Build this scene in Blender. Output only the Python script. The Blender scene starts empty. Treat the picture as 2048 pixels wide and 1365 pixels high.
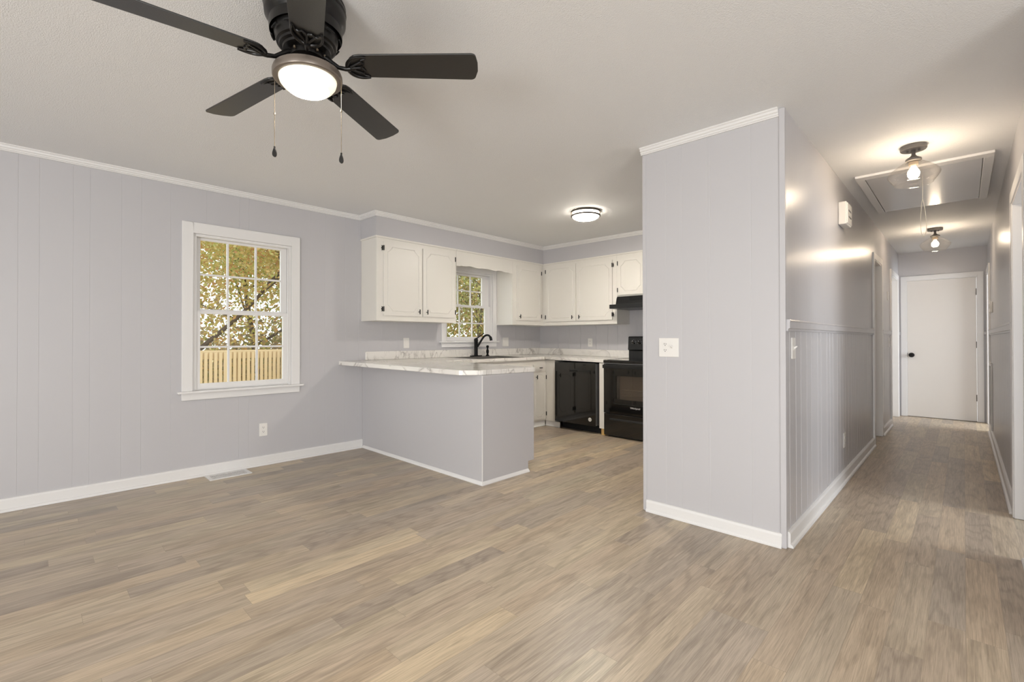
import bpy, bmesh, math, random
from mathutils import Vector, Matrix
from mathutils.geometry import tessellate_polygon

S = bpy.context.scene
C = S.collection
R = math.radians

# ------------------------------------------------------------------ camera
yaw, pitch, roll = R(43.9042), R(0.3652), R(-0.0674)
fw = Vector((-math.sin(yaw) * math.cos(pitch), math.cos(yaw) * math.cos(pitch), math.sin(pitch)))
rt = Vector((math.cos(yaw), math.sin(yaw), 0))
up = rt.cross(fw)
r2 = rt * math.cos(roll) + up * math.sin(roll)
u2 = -rt * math.sin(roll) + up * math.cos(roll)
cd = bpy.data.cameras.new('camera')
cam = bpy.data.objects.new('camera', cd)
C.objects.link(cam)
m = Matrix((r2, u2, -fw)).transposed().to_4x4()
m.translation = (0, 0, 1.1565)
cam.matrix_world = m
cd.sensor_width = 36
cd.lens = 938.714 / 2048 * 36
cd.shift_y = -9.6348 / 2048
cd.clip_start = 0.02
cd.clip_end = 400
S.camera = cam

# ------------------------------------------------------------------ view, world, daylight, fill lamps
S.view_settings.view_transform = 'Standard'
S.view_settings.look = 'None'
S.view_settings.exposure = 0.0
S.view_settings.gamma = 1.0
W = bpy.data.worlds.new('overcast sky')
S.world = W
W.use_nodes = True
wn = W.node_tree.nodes
wn['Background'].inputs[0].default_value = (0.93, 0.96, 1.0, 1)
wn['Background'].inputs[1].default_value = 2.35


def area(name, loc, target, sx, sy, power, col):
    l = bpy.data.lights.new(name, 'AREA')
    l.shape = 'RECTANGLE'
    l.size, l.size_y = sx, sy
    l.energy = power
    l.color = col
    o = bpy.data.objects.new(name, l)
    C.objects.link(o)
    o.location = loc
    o.rotation_euler = (Vector(target) - Vector(loc)).to_track_quat('-Z', 'Y').to_euler()
    return o


DAY = (0.90, 0.95, 1.0)
# daylight entering through the glazing behind the camera
area('daylight_rear_left', (-2.9, -3.42, 1.35), (-1.0, 3, 1.2), 1.9, 1.5, 3, DAY)
area('daylight_rear_right', (0.3, -3.42, 1.35), (0.3, 3, 1.2), 1.9, 1.9, 32, DAY)
area('side_fill', (3.1, -0.6, 1.35), (-3.4, 3.2, 1.0), 2.2, 1.7, 32, DAY)  # added fill from the right, lifting the peninsula end and kitchen
# added fill lamps, tilted upwards to brighten the ceiling
area('ceiling_fill_left', (-2.9, -3.40, 0.9), (-2.2, 3.0, 2.5), 1.9, 0.7, 4, (1.0, 0.985, 0.95))
area('ceiling_fill_right', (0.3, -3.40, 0.6), (-1.2, 3.0, 2.5), 1.9, 0.9, 98, (1.0, 0.985, 0.95))
area('ceiling_fill_side', (3.08, -0.6, 0.9), (-2.2, 3.0, 2.6), 2.2, 0.8, 56, (1.0, 0.985, 0.95))


# added fill lamps in the unseen right-hand rooms, brightening the hallway through doorways
area('bedroom_fill', (2.9, 4.3, 1.4), (0, 4.1, 1.2), 1.6, 1.3, 66, DAY)
area('back_bedroom_fill', (2.9, 8.2, 1.4), (0, 8.6, 1.2), 1.6, 1.3, 130, DAY)


# ------------------------------------------------------------------ material helpers
def lin(c):
    def f(v):
        v /= 255.0
        return v / 12.92 if v <= 0.04045 else ((v + 0.055) / 1.055) ** 2.4
    return (f(c[0]), f(c[1]), f(c[2]), 1)


def mat(name, rgb=None, rough=0.5, metal=0.0, spec=0.5, coat=0.0, emit=None, estr=0.0):
    mt = bpy.data.materials.new(name)
    mt.use_nodes = True
    b = mt.node_tree.nodes['Principled BSDF']
    if rgb:
        b.inputs['Base Color'].default_value = lin(rgb)
    b.inputs['Roughness'].default_value = rough
    b.inputs['Metallic'].default_value = metal
    b.inputs['Specular IOR Level'].default_value = spec
    b.inputs['Coat Weight'].default_value = coat
    if emit:
        b.inputs['Emission Color'].default_value = (*emit, 1)
        b.inputs['Emission Strength'].default_value = estr
    return mt


def nd(mt, typ, **kw):
    n = mt.node_tree.nodes.new(typ)
    for k, v in kw.items():
        if k.startswith('i_'):
            n.inputs[k[2:].replace('_', ' ')].default_value = v
        else:
            setattr(n, k, v)
    return n


def lk(mt, a, b):
    mt.node_tree.links.new(a, b)


def noise_bump(mt, scale=(1, 1, 1), nscale=100, strength=0.2, dist=0.002, detail=2):
    tc = nd(mt, 'ShaderNodeTexCoord')
    mp = nd(mt, 'ShaderNodeMapping')
    mp.inputs['Scale'].default_value = scale
    nz = nd(mt, 'ShaderNodeTexNoise')
    nz.inputs['Scale'].default_value = nscale
    nz.inputs['Detail'].default_value = detail
    bp = nd(mt, 'ShaderNodeBump')
    bp.inputs['Strength'].default_value = strength
    bp.inputs['Distance'].default_value = dist
    lk(mt, tc.outputs['Object'], mp.inputs[0])
    lk(mt, mp.outputs[0], nz.inputs['Vector'])
    lk(mt, nz.outputs['Fac'], bp.inputs['Height'])
    lk(mt, bp.outputs[0], mt.node_tree.nodes['Principled BSDF'].inputs['Normal'])
    return nz


M = {}
M['wall'] = mat('lavender grey satin paint', (189, 187, 189), 0.45)
noise_bump(M['wall'], (1, 1, 0.4), 90, 0.12, 0.001)
M['hall'] = mat('lavender grey gloss paint', (189, 187, 189), 0.30, spec=0.6)
noise_bump(M['hall'], (1, 1, 0.05), 85, 0.30, 0.003, 4)
M['trim'] = mat('white trim paint', (226, 224, 222), 0.35)
M['cab'] = mat('white cabinet enamel', (226, 222, 214), 0.35)
noise_bump(M['cab'], (1, 1, 0.5), 60, 0.06, 0.001)
M['doorp'] = mat('white door paint', (222, 217, 211), 0.4)
noise_bump(M['doorp'], (1, 1, 0.3), 35, 0.15, 0.002)
M['hatch'] = mat('grey white glossy hatch paint', (205, 204, 204), 0.22)
noise_bump(M['hatch'], (1, 0.1, 1), 60, 0.2, 0.002)
M['plate'] = mat('white switch plastic', (228, 225, 220), 0.3)
M['black'] = mat('black metal', (9, 8, 8), 0.5, spec=0.25)
M['fan'] = mat('oil rubbed black metal', (20, 18, 17), 0.33, metal=0.3)
M['rim'] = mat('bronze light rim', (118, 108, 99), 0.35, metal=0.4)
M['blade'] = mat('satin black blade', (15, 14, 13), 0.42, spec=1.0)
noise_bump(M['blade'], (1, 1, 1), 220, 0.25, 0.001)
M['gloss'] = mat('gloss black appliance enamel', (7, 7, 7), 0.06, coat=0.6)
M['satin'] = mat('satin black appliance metal', (22, 22, 22), 0.3)
M['edge'] = mat('grey appliance edge', (120, 120, 122), 0.3, metal=0.6)
M['nickel'] = mat('brushed nickel', (92, 84, 76), 0.4, metal=0.3)
M['steel'] = mat('brushed steel', (150, 146, 140), 0.3, metal=0.8)
M['silver'] = mat('silver lettering', (215, 215, 215), 0.3, metal=0.2)
M['dark'] = mat('dark slot', (60, 55, 50), 0.6)
M['pit'] = mat('black gap', (6, 6, 6), 0.8)
M['cord'] = mat('white pull cord', (205, 200, 190), 0.7)
M['chain'] = mat('antique brass chain', (120, 108, 92), 0.4, metal=0.7)
M['wood'] = mat('raw pine offcut', (214, 176, 112), 0.6)
M['dial'] = mat('white dial marks', (220, 220, 220), 0.5)
M['grey'] = mat('lamp grey metal', (112, 108, 104), 0.4, metal=0.3)
M['socket'] = mat('lamp socket', (190, 172, 150), 0.5)
M['lattice'] = mat('pale deck timber', (206, 184, 146), 0.75)
noise_bump(M['lattice'], (1, 1, 0.1), 30, 0.4, 0.003)
M['bark'] = mat('grey brown bark', (96, 82, 70), 0.9)
noise_bump(M['bark'], (1, 1, 0.25), 12, 0.8, 0.03)
M['ground'] = mat('leaf strewn grass', (172, 158, 112), 0.95)

# ceiling: stippled
M['ceil'] = mat('stippled ceiling paint', (230, 230, 230), 0.75)
nz = noise_bump(M['ceil'], (1, 1, 1), 190, 0.6, 0.0045, 3)


def floor_material():
    mt = mat('grey oak vinyl planks', (150, 136, 118), 0.36)
    b = mt.node_tree.nodes['Principled BSDF']
    N = lambda t, **k: nd(mt, t, **k)
    L = lambda a, c: lk(mt, a, c)

    def math_(op, a, c=None):
        n = N('ShaderNodeMath', operation=op)
        for i, v in enumerate((a, c)):
            if v is None:
                continue
            if isinstance(v, (int, float)):
                n.inputs[i].default_value = v
            else:
                L(v, n.inputs[i])
        return n.outputs[0]
    tc = N('ShaderNodeTexCoord')
    sp = N('ShaderNodeSeparateXYZ')
    L(tc.outputs['Object'], sp.inputs[0])
    X, Y = sp.outputs['X'], sp.outputs['Y']
    xs = math_('DIVIDE', X, 0.112)
    row = math_('FLOOR', xs)
    wn1 = N('ShaderNodeTexWhiteNoise', noise_dimensions='1D')
    L(row, wn1.inputs['W'])
    yo = math_('ADD', math_('DIVIDE', Y, 0.92), math_('MULTIPLY', wn1.outputs['Value'], 7.3))
    col = math_('FLOOR', yo)
    cb = N('ShaderNodeCombineXYZ')
    L(row, cb.inputs[0])
    L(col, cb.inputs[1])
    wn2 = N('ShaderNodeTexWhiteNoise', noise_dimensions='3D')
    L(cb.outputs[0], wn2.inputs['Vector'])
    # base tone of each plank
    cr = N('ShaderNodeValToRGB')
    e = cr.color_ramp.elements
    e[0].position, e[0].color = 0.0, lin((168, 154, 139))
    e[1].position, e[1].color = 1.0, lin((208, 189, 160))
    for p, c in ((0.15, (184, 167, 146)), (0.3, (172, 160, 146)), (0.45, (198, 181, 156)), (0.6, (180, 166, 150)), (0.72, (193, 174, 150)), (0.86, (186, 174, 153))):
        q = e.new(p)
        q.color = lin(c)
    L(wn2.outputs['Value'], cr.inputs[0])
    # grain, stretched along the plank and shifted per plank
    cb2 = N('ShaderNodeCombineXYZ')
    L(math_('MULTIPLY', wn2.outputs['Value'], 37.0), cb2.inputs[2])
    L(X, cb2.inputs[0])
    L(Y, cb2.inputs[1])
    mp = N('ShaderNodeMapping')
    mp.inputs['Scale'].default_value = (22, 1.0, 1)
    L(cb2.outputs[0], mp.inputs[0])
    g1 = N('ShaderNodeTexNoise')
    g1.inputs['Scale'].default_value = 2.2
    g1.inputs['Detail'].default_value = 8
    g1.inputs['Roughness'].default_value = 0.72
    g1.inputs['Distortion'].default_value = 0.25
    L(mp.outputs[0], g1.inputs['Vector'])
    mp3 = N('ShaderNodeMapping')
    mp3.inputs['Scale'].default_value = (85, 2.6, 1)
    L(cb2.outputs[0], mp3.inputs[0])
    g2 = N('ShaderNodeTexNoise')
    g2.inputs['Scale'].default_value = 3.0
    g2.inputs['Detail'].default_value = 5
    L(mp3.outputs[0], g2.inputs['Vector'])
    # cathedral figure
    mp2 = N('ShaderNodeMapping')
    mp2.inputs['Scale'].default_value = (5.5, 0.8, 1)
    L(cb2.outputs[0], mp2.inputs[0])
    wv = N('ShaderNodeTexWave', wave_type='RINGS')
    wv.inputs['Scale'].default_value = 2.6
    wv.inputs['Distortion'].default_value = 9.0
    wv.inputs['Detail'].default_value = 3
    wv.inputs['Detail Scale'].default_value = 1.2
    L(mp2.outputs[0], wv.inputs['Vector'])
    r1 = N('ShaderNodeValToRGB')
    r1.color_ramp.elements[0].position = 0.32
    r1.color_ramp.elements[0].color = (0.62, 0.61, 0.60, 1)
    r1.color_ramp.elements[1].position = 0.62
    r1.color_ramp.elements[1].color = (1.05, 1.05, 1.05, 1)
    L(g1.outputs['Fac'], r1.inputs[0])
    r2_ = N('ShaderNodeValToRGB')
    r2_.color_ramp.elements[0].position = 0.35
    r2_.color_ramp.elements[0].color = (0.80, 0.79, 0.78, 1)
    r2_.color_ramp.elements[1].position = 0.60
    r2_.color_ramp.elements[1].color = (1.06, 1.06, 1.06, 1)
    L(g2.outputs['Fac'], r2_.inputs[0])
    r3 = N('ShaderNodeValToRGB')
    r3.color_ramp.elements[0].position = 0.0
    r3.color_ramp.elements[0].color = (0.86, 0.85, 0.84, 1)
    r3.color_ramp.elements[1].position = 0.5
    r3.color_ramp.elements[1].color = (1.03, 1.03, 1.03, 1)
    L(wv.outputs['Fac'], r3.inputs[0])

    def mul(a, c, f=1.0):
        n = N('ShaderNodeMix', data_type='RGBA', blend_type='MULTIPLY')
        n.inputs['Factor'].default_value = f
        L(a, n.inputs[6])
        L(c, n.inputs[7])
        return n.outputs[2]
    c = mul(cr.outputs[0], r1.outputs[0], 0.62)
    c = mul(c, r2_.outputs[0], 0.9)
    c = mul(c, r3.outputs[0], 1.0)
    # knots and darker smudges
    mp4 = N('ShaderNodeMapping')
    mp4.inputs['Scale'].default_value = (3.2, 1.3, 1)
    L(cb2.outputs[0], mp4.inputs[0])
    vk = N('ShaderNodeTexVoronoi')
    vk.inputs['Scale'].default_value = 1.0
    L(mp4.outputs[0], vk.inputs['Vector'])
    rk = N('ShaderNodeValToRGB')
    rk.color_ramp.elements[0].position = 0.02
    rk.color_ramp.elements[0].color = (0.62, 0.6, 0.58, 1)
    rk.color_ramp.elements[1].position = 0.14
    rk.color_ramp.elements[1].color = (1, 1, 1, 1)
    L(vk.outputs['Distance'], rk.inputs[0])
    c = mul(c, rk.outputs[0], 0.6)
    # seams
    fx = math_('FRACT', xs)
    fy = math_('FRACT', yo)
    dx = math_('MULTIPLY', math_('MINIMUM', fx, math_('SUBTRACT', 1.0, fx)), 0.112)
    dy = math_('MULTIPLY', math_('MINIMUM', fy, math_('SUBTRACT', 1.0, fy)), 0.92)
    d = math_('MINIMUM', dx, dy)
    rs = N('ShaderNodeMapRange')
    rs.inputs['From Min'].default_value = 0.0003
    rs.inputs['From Max'].default_value = 0.0010
    L(d, rs.inputs['Value'])
    mixs = N('ShaderNodeMix', data_type='RGBA')
    L(rs.outputs[0], mixs.inputs['Factor'])
    mixs.inputs[6].default_value = lin((150, 136, 118))
    L(c, mixs.inputs[7])
    L(mixs.outputs[2], b.inputs['Base Color'])
    bp = N('ShaderNodeBump')
    bp.inputs['Strength'].default_value = 0.25
    bp.inputs['Distance'].default_value = 0.001
    h = math_('ADD', math_('MULTIPLY', g2.outputs['Fac'], 0.6), rs.outputs[0])
    L(h, bp.inputs['Height'])
    L(bp.outputs[0], b.inputs['Normal'])
    return mt


M['floor'] = floor_material()


def marble_material():
    mt = mat('white marble laminate', (228, 224, 218), 0.12)
    b = mt.node_tree.nodes['Principled BSDF']
    tc = nd(mt, 'ShaderNodeTexCoord')
    mp = nd(mt, 'ShaderNodeMapping')
    mp.inputs['Rotation'].default_value = (0.5, 0.75, 0.7)
    mp.inputs['Scale'].default_value = (1.0, 3.6, 1.4)
    lk(mt, tc.outputs['Object'], mp.inputs[0])
    w = nd(mt, 'ShaderNodeTexNoise')
    w.inputs['Scale'].default_value = 2.3
    w.inputs['Detail'].default_value = 6
    w.inputs['Distortion'].default_value = 1.1
    lk(mt, mp.outputs[0], w.inputs['Vector'])
    cr = nd(mt, 'ShaderNodeValToRGB')
    e = cr.color_ramp.elements
    e[0].position, e[0].color = 0.46, lin((233, 229, 223))
    e[1].position, e[1].color = 0.56, lin((231, 227, 221))
    for p, c in ((0.488, (214, 209, 203)), (0.499, (150, 143, 136)), (0.506, (205, 200, 194))):
        q = e.new(p)
        q.color = lin(c)
    lk(mt, w.outputs['Fac'], cr.inputs[0])
    w2 = nd(mt, 'ShaderNodeTexNoise')
    w2.inputs['Scale'].default_value = 5
    lk(mt, tc.outputs['Object'], w2.inputs['Vector'])
    cr2 = nd(mt, 'ShaderNodeValToRGB')
    cr2.color_ramp.elements[0].position = 0.4
    cr2.color_ramp.elements[1].position = 0.65
    lk(mt, w2.outputs['Fac'], cr2.inputs[0])
    mx = nd(mt, 'ShaderNodeMix', data_type='RGBA')
    lk(mt, cr2.outputs[0], mx.inputs['Factor'])
    mx.inputs[7].default_value = lin((229, 225, 219))
    lk(mt, cr.outputs[0], mx.inputs[6])
    lk(mt, mx.outputs[2], b.inputs['Base Color'])
    return mt


M['marble'] = marble_material()


def glass_material(name, tint, gl=0.06):
    mt = bpy.data.materials.new(name)
    mt.use_nodes = True
    t = mt.node_tree
    t.nodes.clear()
    o = t.nodes.new('ShaderNodeOutputMaterial')
    mx = t.nodes.new('ShaderNodeMixShader')
    tr = t.nodes.new('ShaderNodeBsdfTransparent')
    g = t.nodes.new('ShaderNodeBsdfGlossy')
    tr.inputs[0].default_value = (*tint, 1)
    g.inputs['Roughness'].default_value = 0.02
    lw = t.nodes.new('ShaderNodeLayerWeight')
    lw.inputs[0].default_value = 0.25
    mr = t.nodes.new('ShaderNodeMapRange')
    mr.inputs['To Min'].default_value = gl * 0.5
    mr.inputs['To Max'].default_value = min(1, gl * 8)
    t.links.new(lw.outputs['Facing'], mr.inputs['Value'])
    t.links.new(mr.outputs[0], mx.inputs[0])
    t.links.new(tr.outputs[0], mx.inputs[1])
    t.links.new(g.outputs[0], mx.inputs[2])
    t.links.new(mx.outputs[0], o.inputs[0])
    return mt


M['glass'] = glass_material('window glass', (0.95, 0.97, 0.955), 0.03)
M['shade'] = glass_material('clear amber lamp glass', (1.0, 0.99, 0.975), 0.04)
M['oven_glass'] = glass_material('smoked oven glass', (0.72, 0.69, 0.66), 0.06)


def bowl_material(name, r0, r1, cin, cout, strength, sout):
    """a diffuser that glows brightest in front of its bulb"""
    mt = mat(name, (250, 245, 230), 0.3)
    b = mt.node_tree.nodes['Principled BSDF']
    tc = nd(mt, 'ShaderNodeTexCoord')
    sp = nd(mt, 'ShaderNodeSeparateXYZ')
    lk(mt, tc.outputs['Object'], sp.inputs[0])
    cb = nd(mt, 'ShaderNodeCombineXYZ')
    lk(mt, sp.outputs[0], cb.inputs[0])
    lk(mt, sp.outputs[1], cb.inputs[1])
    ln = nd(mt, 'ShaderNodeVectorMath', operation='LENGTH')
    lk(mt, cb.outputs[0], ln.inputs[0])
    mr = nd(mt, 'ShaderNodeMapRange')
    mr.inputs['From Min'].default_value = r0
    mr.inputs['From Max'].default_value = r1
    lk(mt, ln.outputs['Value'], mr.inputs['Value'])
    mx = nd(mt, 'ShaderNodeMix', data_type='RGBA')
    mx.inputs[6].default_value = (*cin, 1)
    mx.inputs[7].default_value = (*cout, 1)
    lk(mt, mr.outputs[0], mx.inputs['Factor'])
    lk(mt, mx.outputs[2], b.inputs['Emission Color'])
    mr2 = nd(mt, 'ShaderNodeMapRange')
    mr2.inputs['To Min'].default_value = strength
    mr2.inputs['To Max'].default_value = sout
    lk(mt, mr.outputs[0], mr2.inputs['Value'])
    lk(mt, mr2.outputs[0], b.inputs['Emission Strength'])
    return mt


M['bowl'] = bowl_material('lit frosted fan bowl', 0.02, 0.076, (1.0, 0.945, 0.86), (1.0, 0.94, 0.72), 340.0, 0.72)
M['diffuser'] = bowl_material('lit white diffuser', 0.06, 0.134, (1.0, 0.935, 0.84), (1.0, 0.92, 0.80), 250.0, 26.0)
M['collar'] = mat('glowing bulb collar', (240, 232, 220), 0.5, emit=(1.0, 0.84, 0.66), estr=3.0)
M['bulb'] = mat('lit warm bulb', (255, 250, 240), 0.4, emit=(1.0, 0.83, 0.63), estr=260.0)


def leaf_material(name, cols):
    mt = mat(name, (170, 160, 90), 0.8)
    b = mt.node_tree.nodes['Principled BSDF']
    g = nd(mt, 'ShaderNodeNewGeometry')
    cr = nd(mt, 'ShaderNodeValToRGB')
    cr.color_ramp.interpolation = 'CONSTANT'
    e = cr.color_ramp.elements
    e[0].color = lin(cols[0])
    e[1].position = 1 / len(cols)
    e[1].color = lin(cols[1])
    for i, c in enumerate(cols[2:]):
        q = e.new((i + 2) / len(cols))
        q.color = lin(c)
    lk(mt, g.outputs['Random Per Island'], cr.inputs[0])
    lk(mt, cr.outputs[0], b.inputs['Base Color'])
    b.inputs['Subsurface Weight'].default_value = 0.0
    tl = nd(mt, 'ShaderNodeBsdfTranslucent')
    lk(mt, cr.outputs[0], tl.inputs[0])
    mx = nd(mt, 'ShaderNodeMixShader')
    mx.inputs[0].default_value = 0.45
    out = mt.node_tree.nodes['Material Output']
    lk(mt, b.outputs[0], mx.inputs[1])
    lk(mt, tl.outputs[0], mx.inputs[2])
    lk(mt, mx.outputs[0], out.inputs[0])
    return mt


M['leaf_gold'] = leaf_material('golden oak leaves', [(216, 200, 130), (206, 190, 116), (188, 184, 108), (220, 190, 128), (206, 162, 112), (228, 216, 160)])
M['leaf_green'] = leaf_material('yellow green leaves', [(186, 188, 116), (172, 176, 104), (200, 192, 124), (206, 176, 116), (152, 158, 92)])
M['leaf_rust'] = leaf_material('rusty leaves', [(206, 152, 100), (192, 132, 86), (222, 186, 120), (170, 140, 96), (206, 190, 120)])
M['leaf_brown'] = leaf_material('brown undergrowth leaves', [(168, 146, 112), (150, 132, 104), (182, 164, 118), (146, 142, 98), (200, 168, 112)])


# ------------------------------------------------------------------ geometry helpers
class MB:
    def __init__(s):
        s.v, s.f = [], []

    def add(s, vs, fs):
        n = len(s.v)
        s.v += [Vector(v) for v in vs]
        s.f += [tuple(i + n for i in f) for f in fs]
        return s

    def box(s, x0, x1, y0, y1, z0, z1, F=None):
        vs = [Vector((x, y, z)) for x in (x0, x1) for y in (y0, y1) for z in (z0, z1)]
        if F:
            vs = [F(*v) for v in vs]
        return s.add(vs, [(0, 1, 3, 2), (4, 6, 7, 5), (0, 4, 5, 1), (2, 3, 7, 6), (0, 2, 6, 4), (1, 5, 7, 3)])

    def prism(s, poly, z0, z1, F=None, ztop=None, zbot=None):
        """poly in xy extruded in z; ztop / zbot may be functions of (x, y)"""
        n = len(poly)
        f0 = zbot or (lambda x, y: z0)
        f1 = ztop or (lambda x, y: z1)
        vs = [Vector((x, y, f0(x, y))) for x, y in poly] + [Vector((x, y, f1(x, y))) for x, y in poly]
        if F:
            vs = [F(*v) for v in vs]
        fs = [tuple(range(n))[::-1], tuple(range(n, 2 * n))]
        fs += [(i, (i + 1) % n, n + (i + 1) % n, n + i) for i in range(n)]
        return s.add(vs, fs)

    def lathe(s, prof, seg=40, o=(0, 0, 0), close=True, F=None):
        """prof of (r, z) top to bottom"""
        n = len(prof)
        vs = []
        for i in range(seg):
            a = 2 * math.pi * i / seg
            for r, z in prof:
                p = Vector((o[0] + r * math.cos(a), o[1] + r * math.sin(a), o[2] + z))
                vs.append(F(*p) if F else p)
        fs = []
        for i in range(seg):
            j = (i + 1) % seg
            for k in range(n - 1):
                fs.append((i * n + k, j * n + k, j * n + k + 1, i * n + k + 1))
        if close:
            if prof[0][0] > 1e-6:
                fs.append(tuple(i * n for i in range(seg))[::-1])
            if prof[-1][0] > 1e-6:
                fs.append(tuple(i * n + n - 1 for i in range(seg)))
        return s.add(vs, fs)

    def tube(s, pts, rad, seg=10, cap=True):
        pts = [Vector(p) for p in pts]
        if not isinstance(rad, (list, tuple)):
            rad = [rad] * len(pts)
        vs, fs = [], []
        ref = None
        for i, p in enumerate(pts):
            t = (pts[min(i + 1, len(pts) - 1)] - pts[max(i - 1, 0)]).normalized()
            if ref is None:
                ref = Vector((0, 0, 1)) if abs(t.z) < 0.9 else Vector((1, 0, 0))
            a = t.cross(ref).normalized()
            ref = a.cross(t).normalized()
            for k in range(seg):
                th = 2 * math.pi * k / seg
                vs.append(p + rad[i] * (math.cos(th) * a + math.sin(th) * ref))
        for i in range(len(pts) - 1):
            for k in range(seg):
                k2 = (k + 1) % seg
                fs.append((i * seg + k, i * seg + k2, (i + 1) * seg + k2, (i + 1) * seg + k))
        if cap:
            fs.append(tuple(range(seg))[::-1])
            fs.append(tuple(range((len(pts) - 1) * seg, len(pts) * seg)))
        return s.add(vs, fs)

    def build(s, name, mt, parent=None, bevel=0.0, smooth=False, seg=2):
        me = bpy.data.meshes.new(name)
        off = parent_world(parent)
        me.from_pydata([tuple(v - off) for v in s.v], [], s.f)
        bm = bmesh.new()
        bm.from_mesh(me)
        bmesh.ops.remove_doubles(bm, verts=bm.verts, dist=1e-6)
        bmesh.ops.recalc_face_normals(bm, faces=bm.faces)
        bm.to_mesh(me)
        bm.free()
        me.materials.append(mt)
        o = bpy.data.objects.new(name, me)
        C.objects.link(o)
        if parent:
            o.parent = parent
        if smooth:
            for p in me.polygons:
                p.use_smooth = True
            try:
                me.set_sharp_from_angle(angle=R(38))
            except Exception:
                pass
        if bevel:
            b = o.modifiers.new('bevel', 'BEVEL')
            b.width = bevel
            b.segments = seg
            b.limit_method = 'ANGLE'
            b.angle_limit = R(40)
        return o


def parent_world(p):
    v = Vector((0, 0, 0))
    while p is not None:
        v += p.location
        p = p.parent
    return v


def empty(name, loc):
    o = bpy.data.objects.new(name, None)
    o.location = loc
    o.empty_display_size = 0.1
    C.objects.link(o)
    return o


def tag(o, label, cat, group=None):
    o['label'] = label
    o['category'] = cat
    if group:
        o['group'] = group
    return o


def struct(o, label=None):
    o['kind'] = 'structure'
    if label:
        o['label'] = label
    return o


def frame(o, u, n):
    """face frame: a along u, b up, c outwards"""
    o, u, n = Vector(o), Vector(u), Vector(n)
    return lambda a, b, c: o + u * a + Vector((0, 0, b)) + n * c


# layout, metres
XL, YB, YE, XH, XR, YS = -4.651, 5.45, 9.159, -0.710, 0.239, 2.909
XS0 = -1.5616
SX, SY = -4.334, 5.145           # soffit faces
Y0 = -3.5                        # wall behind the camera
XRR = 3.2                        # far right wall of the living room
YSOF = 2.4967
YJ = 2.6                         # where the living room widens on the right


def zc(x, y=0):
    return 2.44 + 0.0091 * max(0.0, XH - x)


# ------------------------------------------------------------------ structure
mb = MB().box(-4.8, XRR + 0.12, Y0 - 0.12, YE + 0.12, -0.12, 0)
struct(mb.build('floor', M['floor']), 'grey oak plank floor')
# ceiling slab, very slightly raised towards the window wall
mb = MB()
xs = [-4.8, XH, XRR + 0.12]
ya, yb = Y0 - 0.12, YE + 0.12
vs = [(x, y, zc(x) + t) for t in (0, 0.1) for x in xs for y in (ya, yb)]
mb.add(vs, [(0, 1, 3, 2), (2, 3, 5, 4), (6, 8, 9, 7), (8, 10, 11, 9), (0, 6, 7, 1), (4, 5, 11, 10), (0, 2, 8, 6), (2, 4, 10, 8), (1, 7, 9, 3), (3, 9, 11, 5)])
struct(mb.build('ceiling', M['ceil']), 'stippled white ceiling')


def grid_wall(name, F, a0, a1, z1f, holes, grooves, mt, thick=0.12, gd=0.003, gw=0.0025, zg=None):
    """wall face with V grooves and rectangular openings, with thickness behind. zg: grooves only between z range"""
    br = {a0, a1}
    for h in holes:
        br |= {h[0], h[1]}
    gset = {}
    for g in grooves:
        br |= {g - gw, g, g + gw}
        gset[g] = 1
    A = sorted(br)
    Z = {0.0}
    for h in holes:
        Z |= {h[2], h[3]}
    if zg:
        Z |= set(zg)
    Z = sorted(z for z in Z if z >= 0)
    Z.append('top')

    def inhole(am, zm):
        return any(h[0] < am < h[1] and h[2] < zm < h[3] for h in holes)
    mb = MB()
    for i in range(len(A) - 1):
        for j in range(len(Z) - 1):
            zt = Z[j + 1]
            zm = (Z[j] + (2.4 if zt == 'top' else zt)) / 2
            if inhole((A[i] + A[i + 1]) / 2, zm):
                continue

            def P(a, z, c):
                return F(a, z1f(a) if z == 'top' else z, c)

            def dep(a):
                if a in gset and (zg is None or zg[0] < zm < zg[1]):
                    return -gd
                return 0.0
            q = [(A[i], Z[j]), (A[i + 1], Z[j]), (A[i + 1], zt), (A[i], zt)]
            mb.add([P(a, z, dep(a)) for a, z in q], [(0, 1, 2, 3)])
            mb.add([P(a, z, -thick) for a, z in q], [(3, 2, 1, 0)])
    for h in holes:
        for (a, b, c, d) in (((h[0], h[2]), (h[0], h[3]), 0, 0), ((h[1], h[2]), (h[1], h[3]), 0, 0), ((h[0], h[3]), (h[1], h[3]), 0, 0), ((h[0], h[2]), (h[1], h[2]), 0, 0)):
            if a[1] == 0 and b[1] == 0:
                continue
            mb.add([F(a[0], a[1], 0), F(b[0], b[1], 0), F(b[0], b[1], -thick), F(a[0], a[1], -thick)], [(0, 1, 2, 3)])
    for a in (a0, a1):
        mb.add([F(a, 0, 0), F(a, z1f(a), 0), F(a, z1f(a), -thick), F(a, 0, -thick)], [(0, 1, 2, 3)])
    return struct(mb.build(name, mt))


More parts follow.
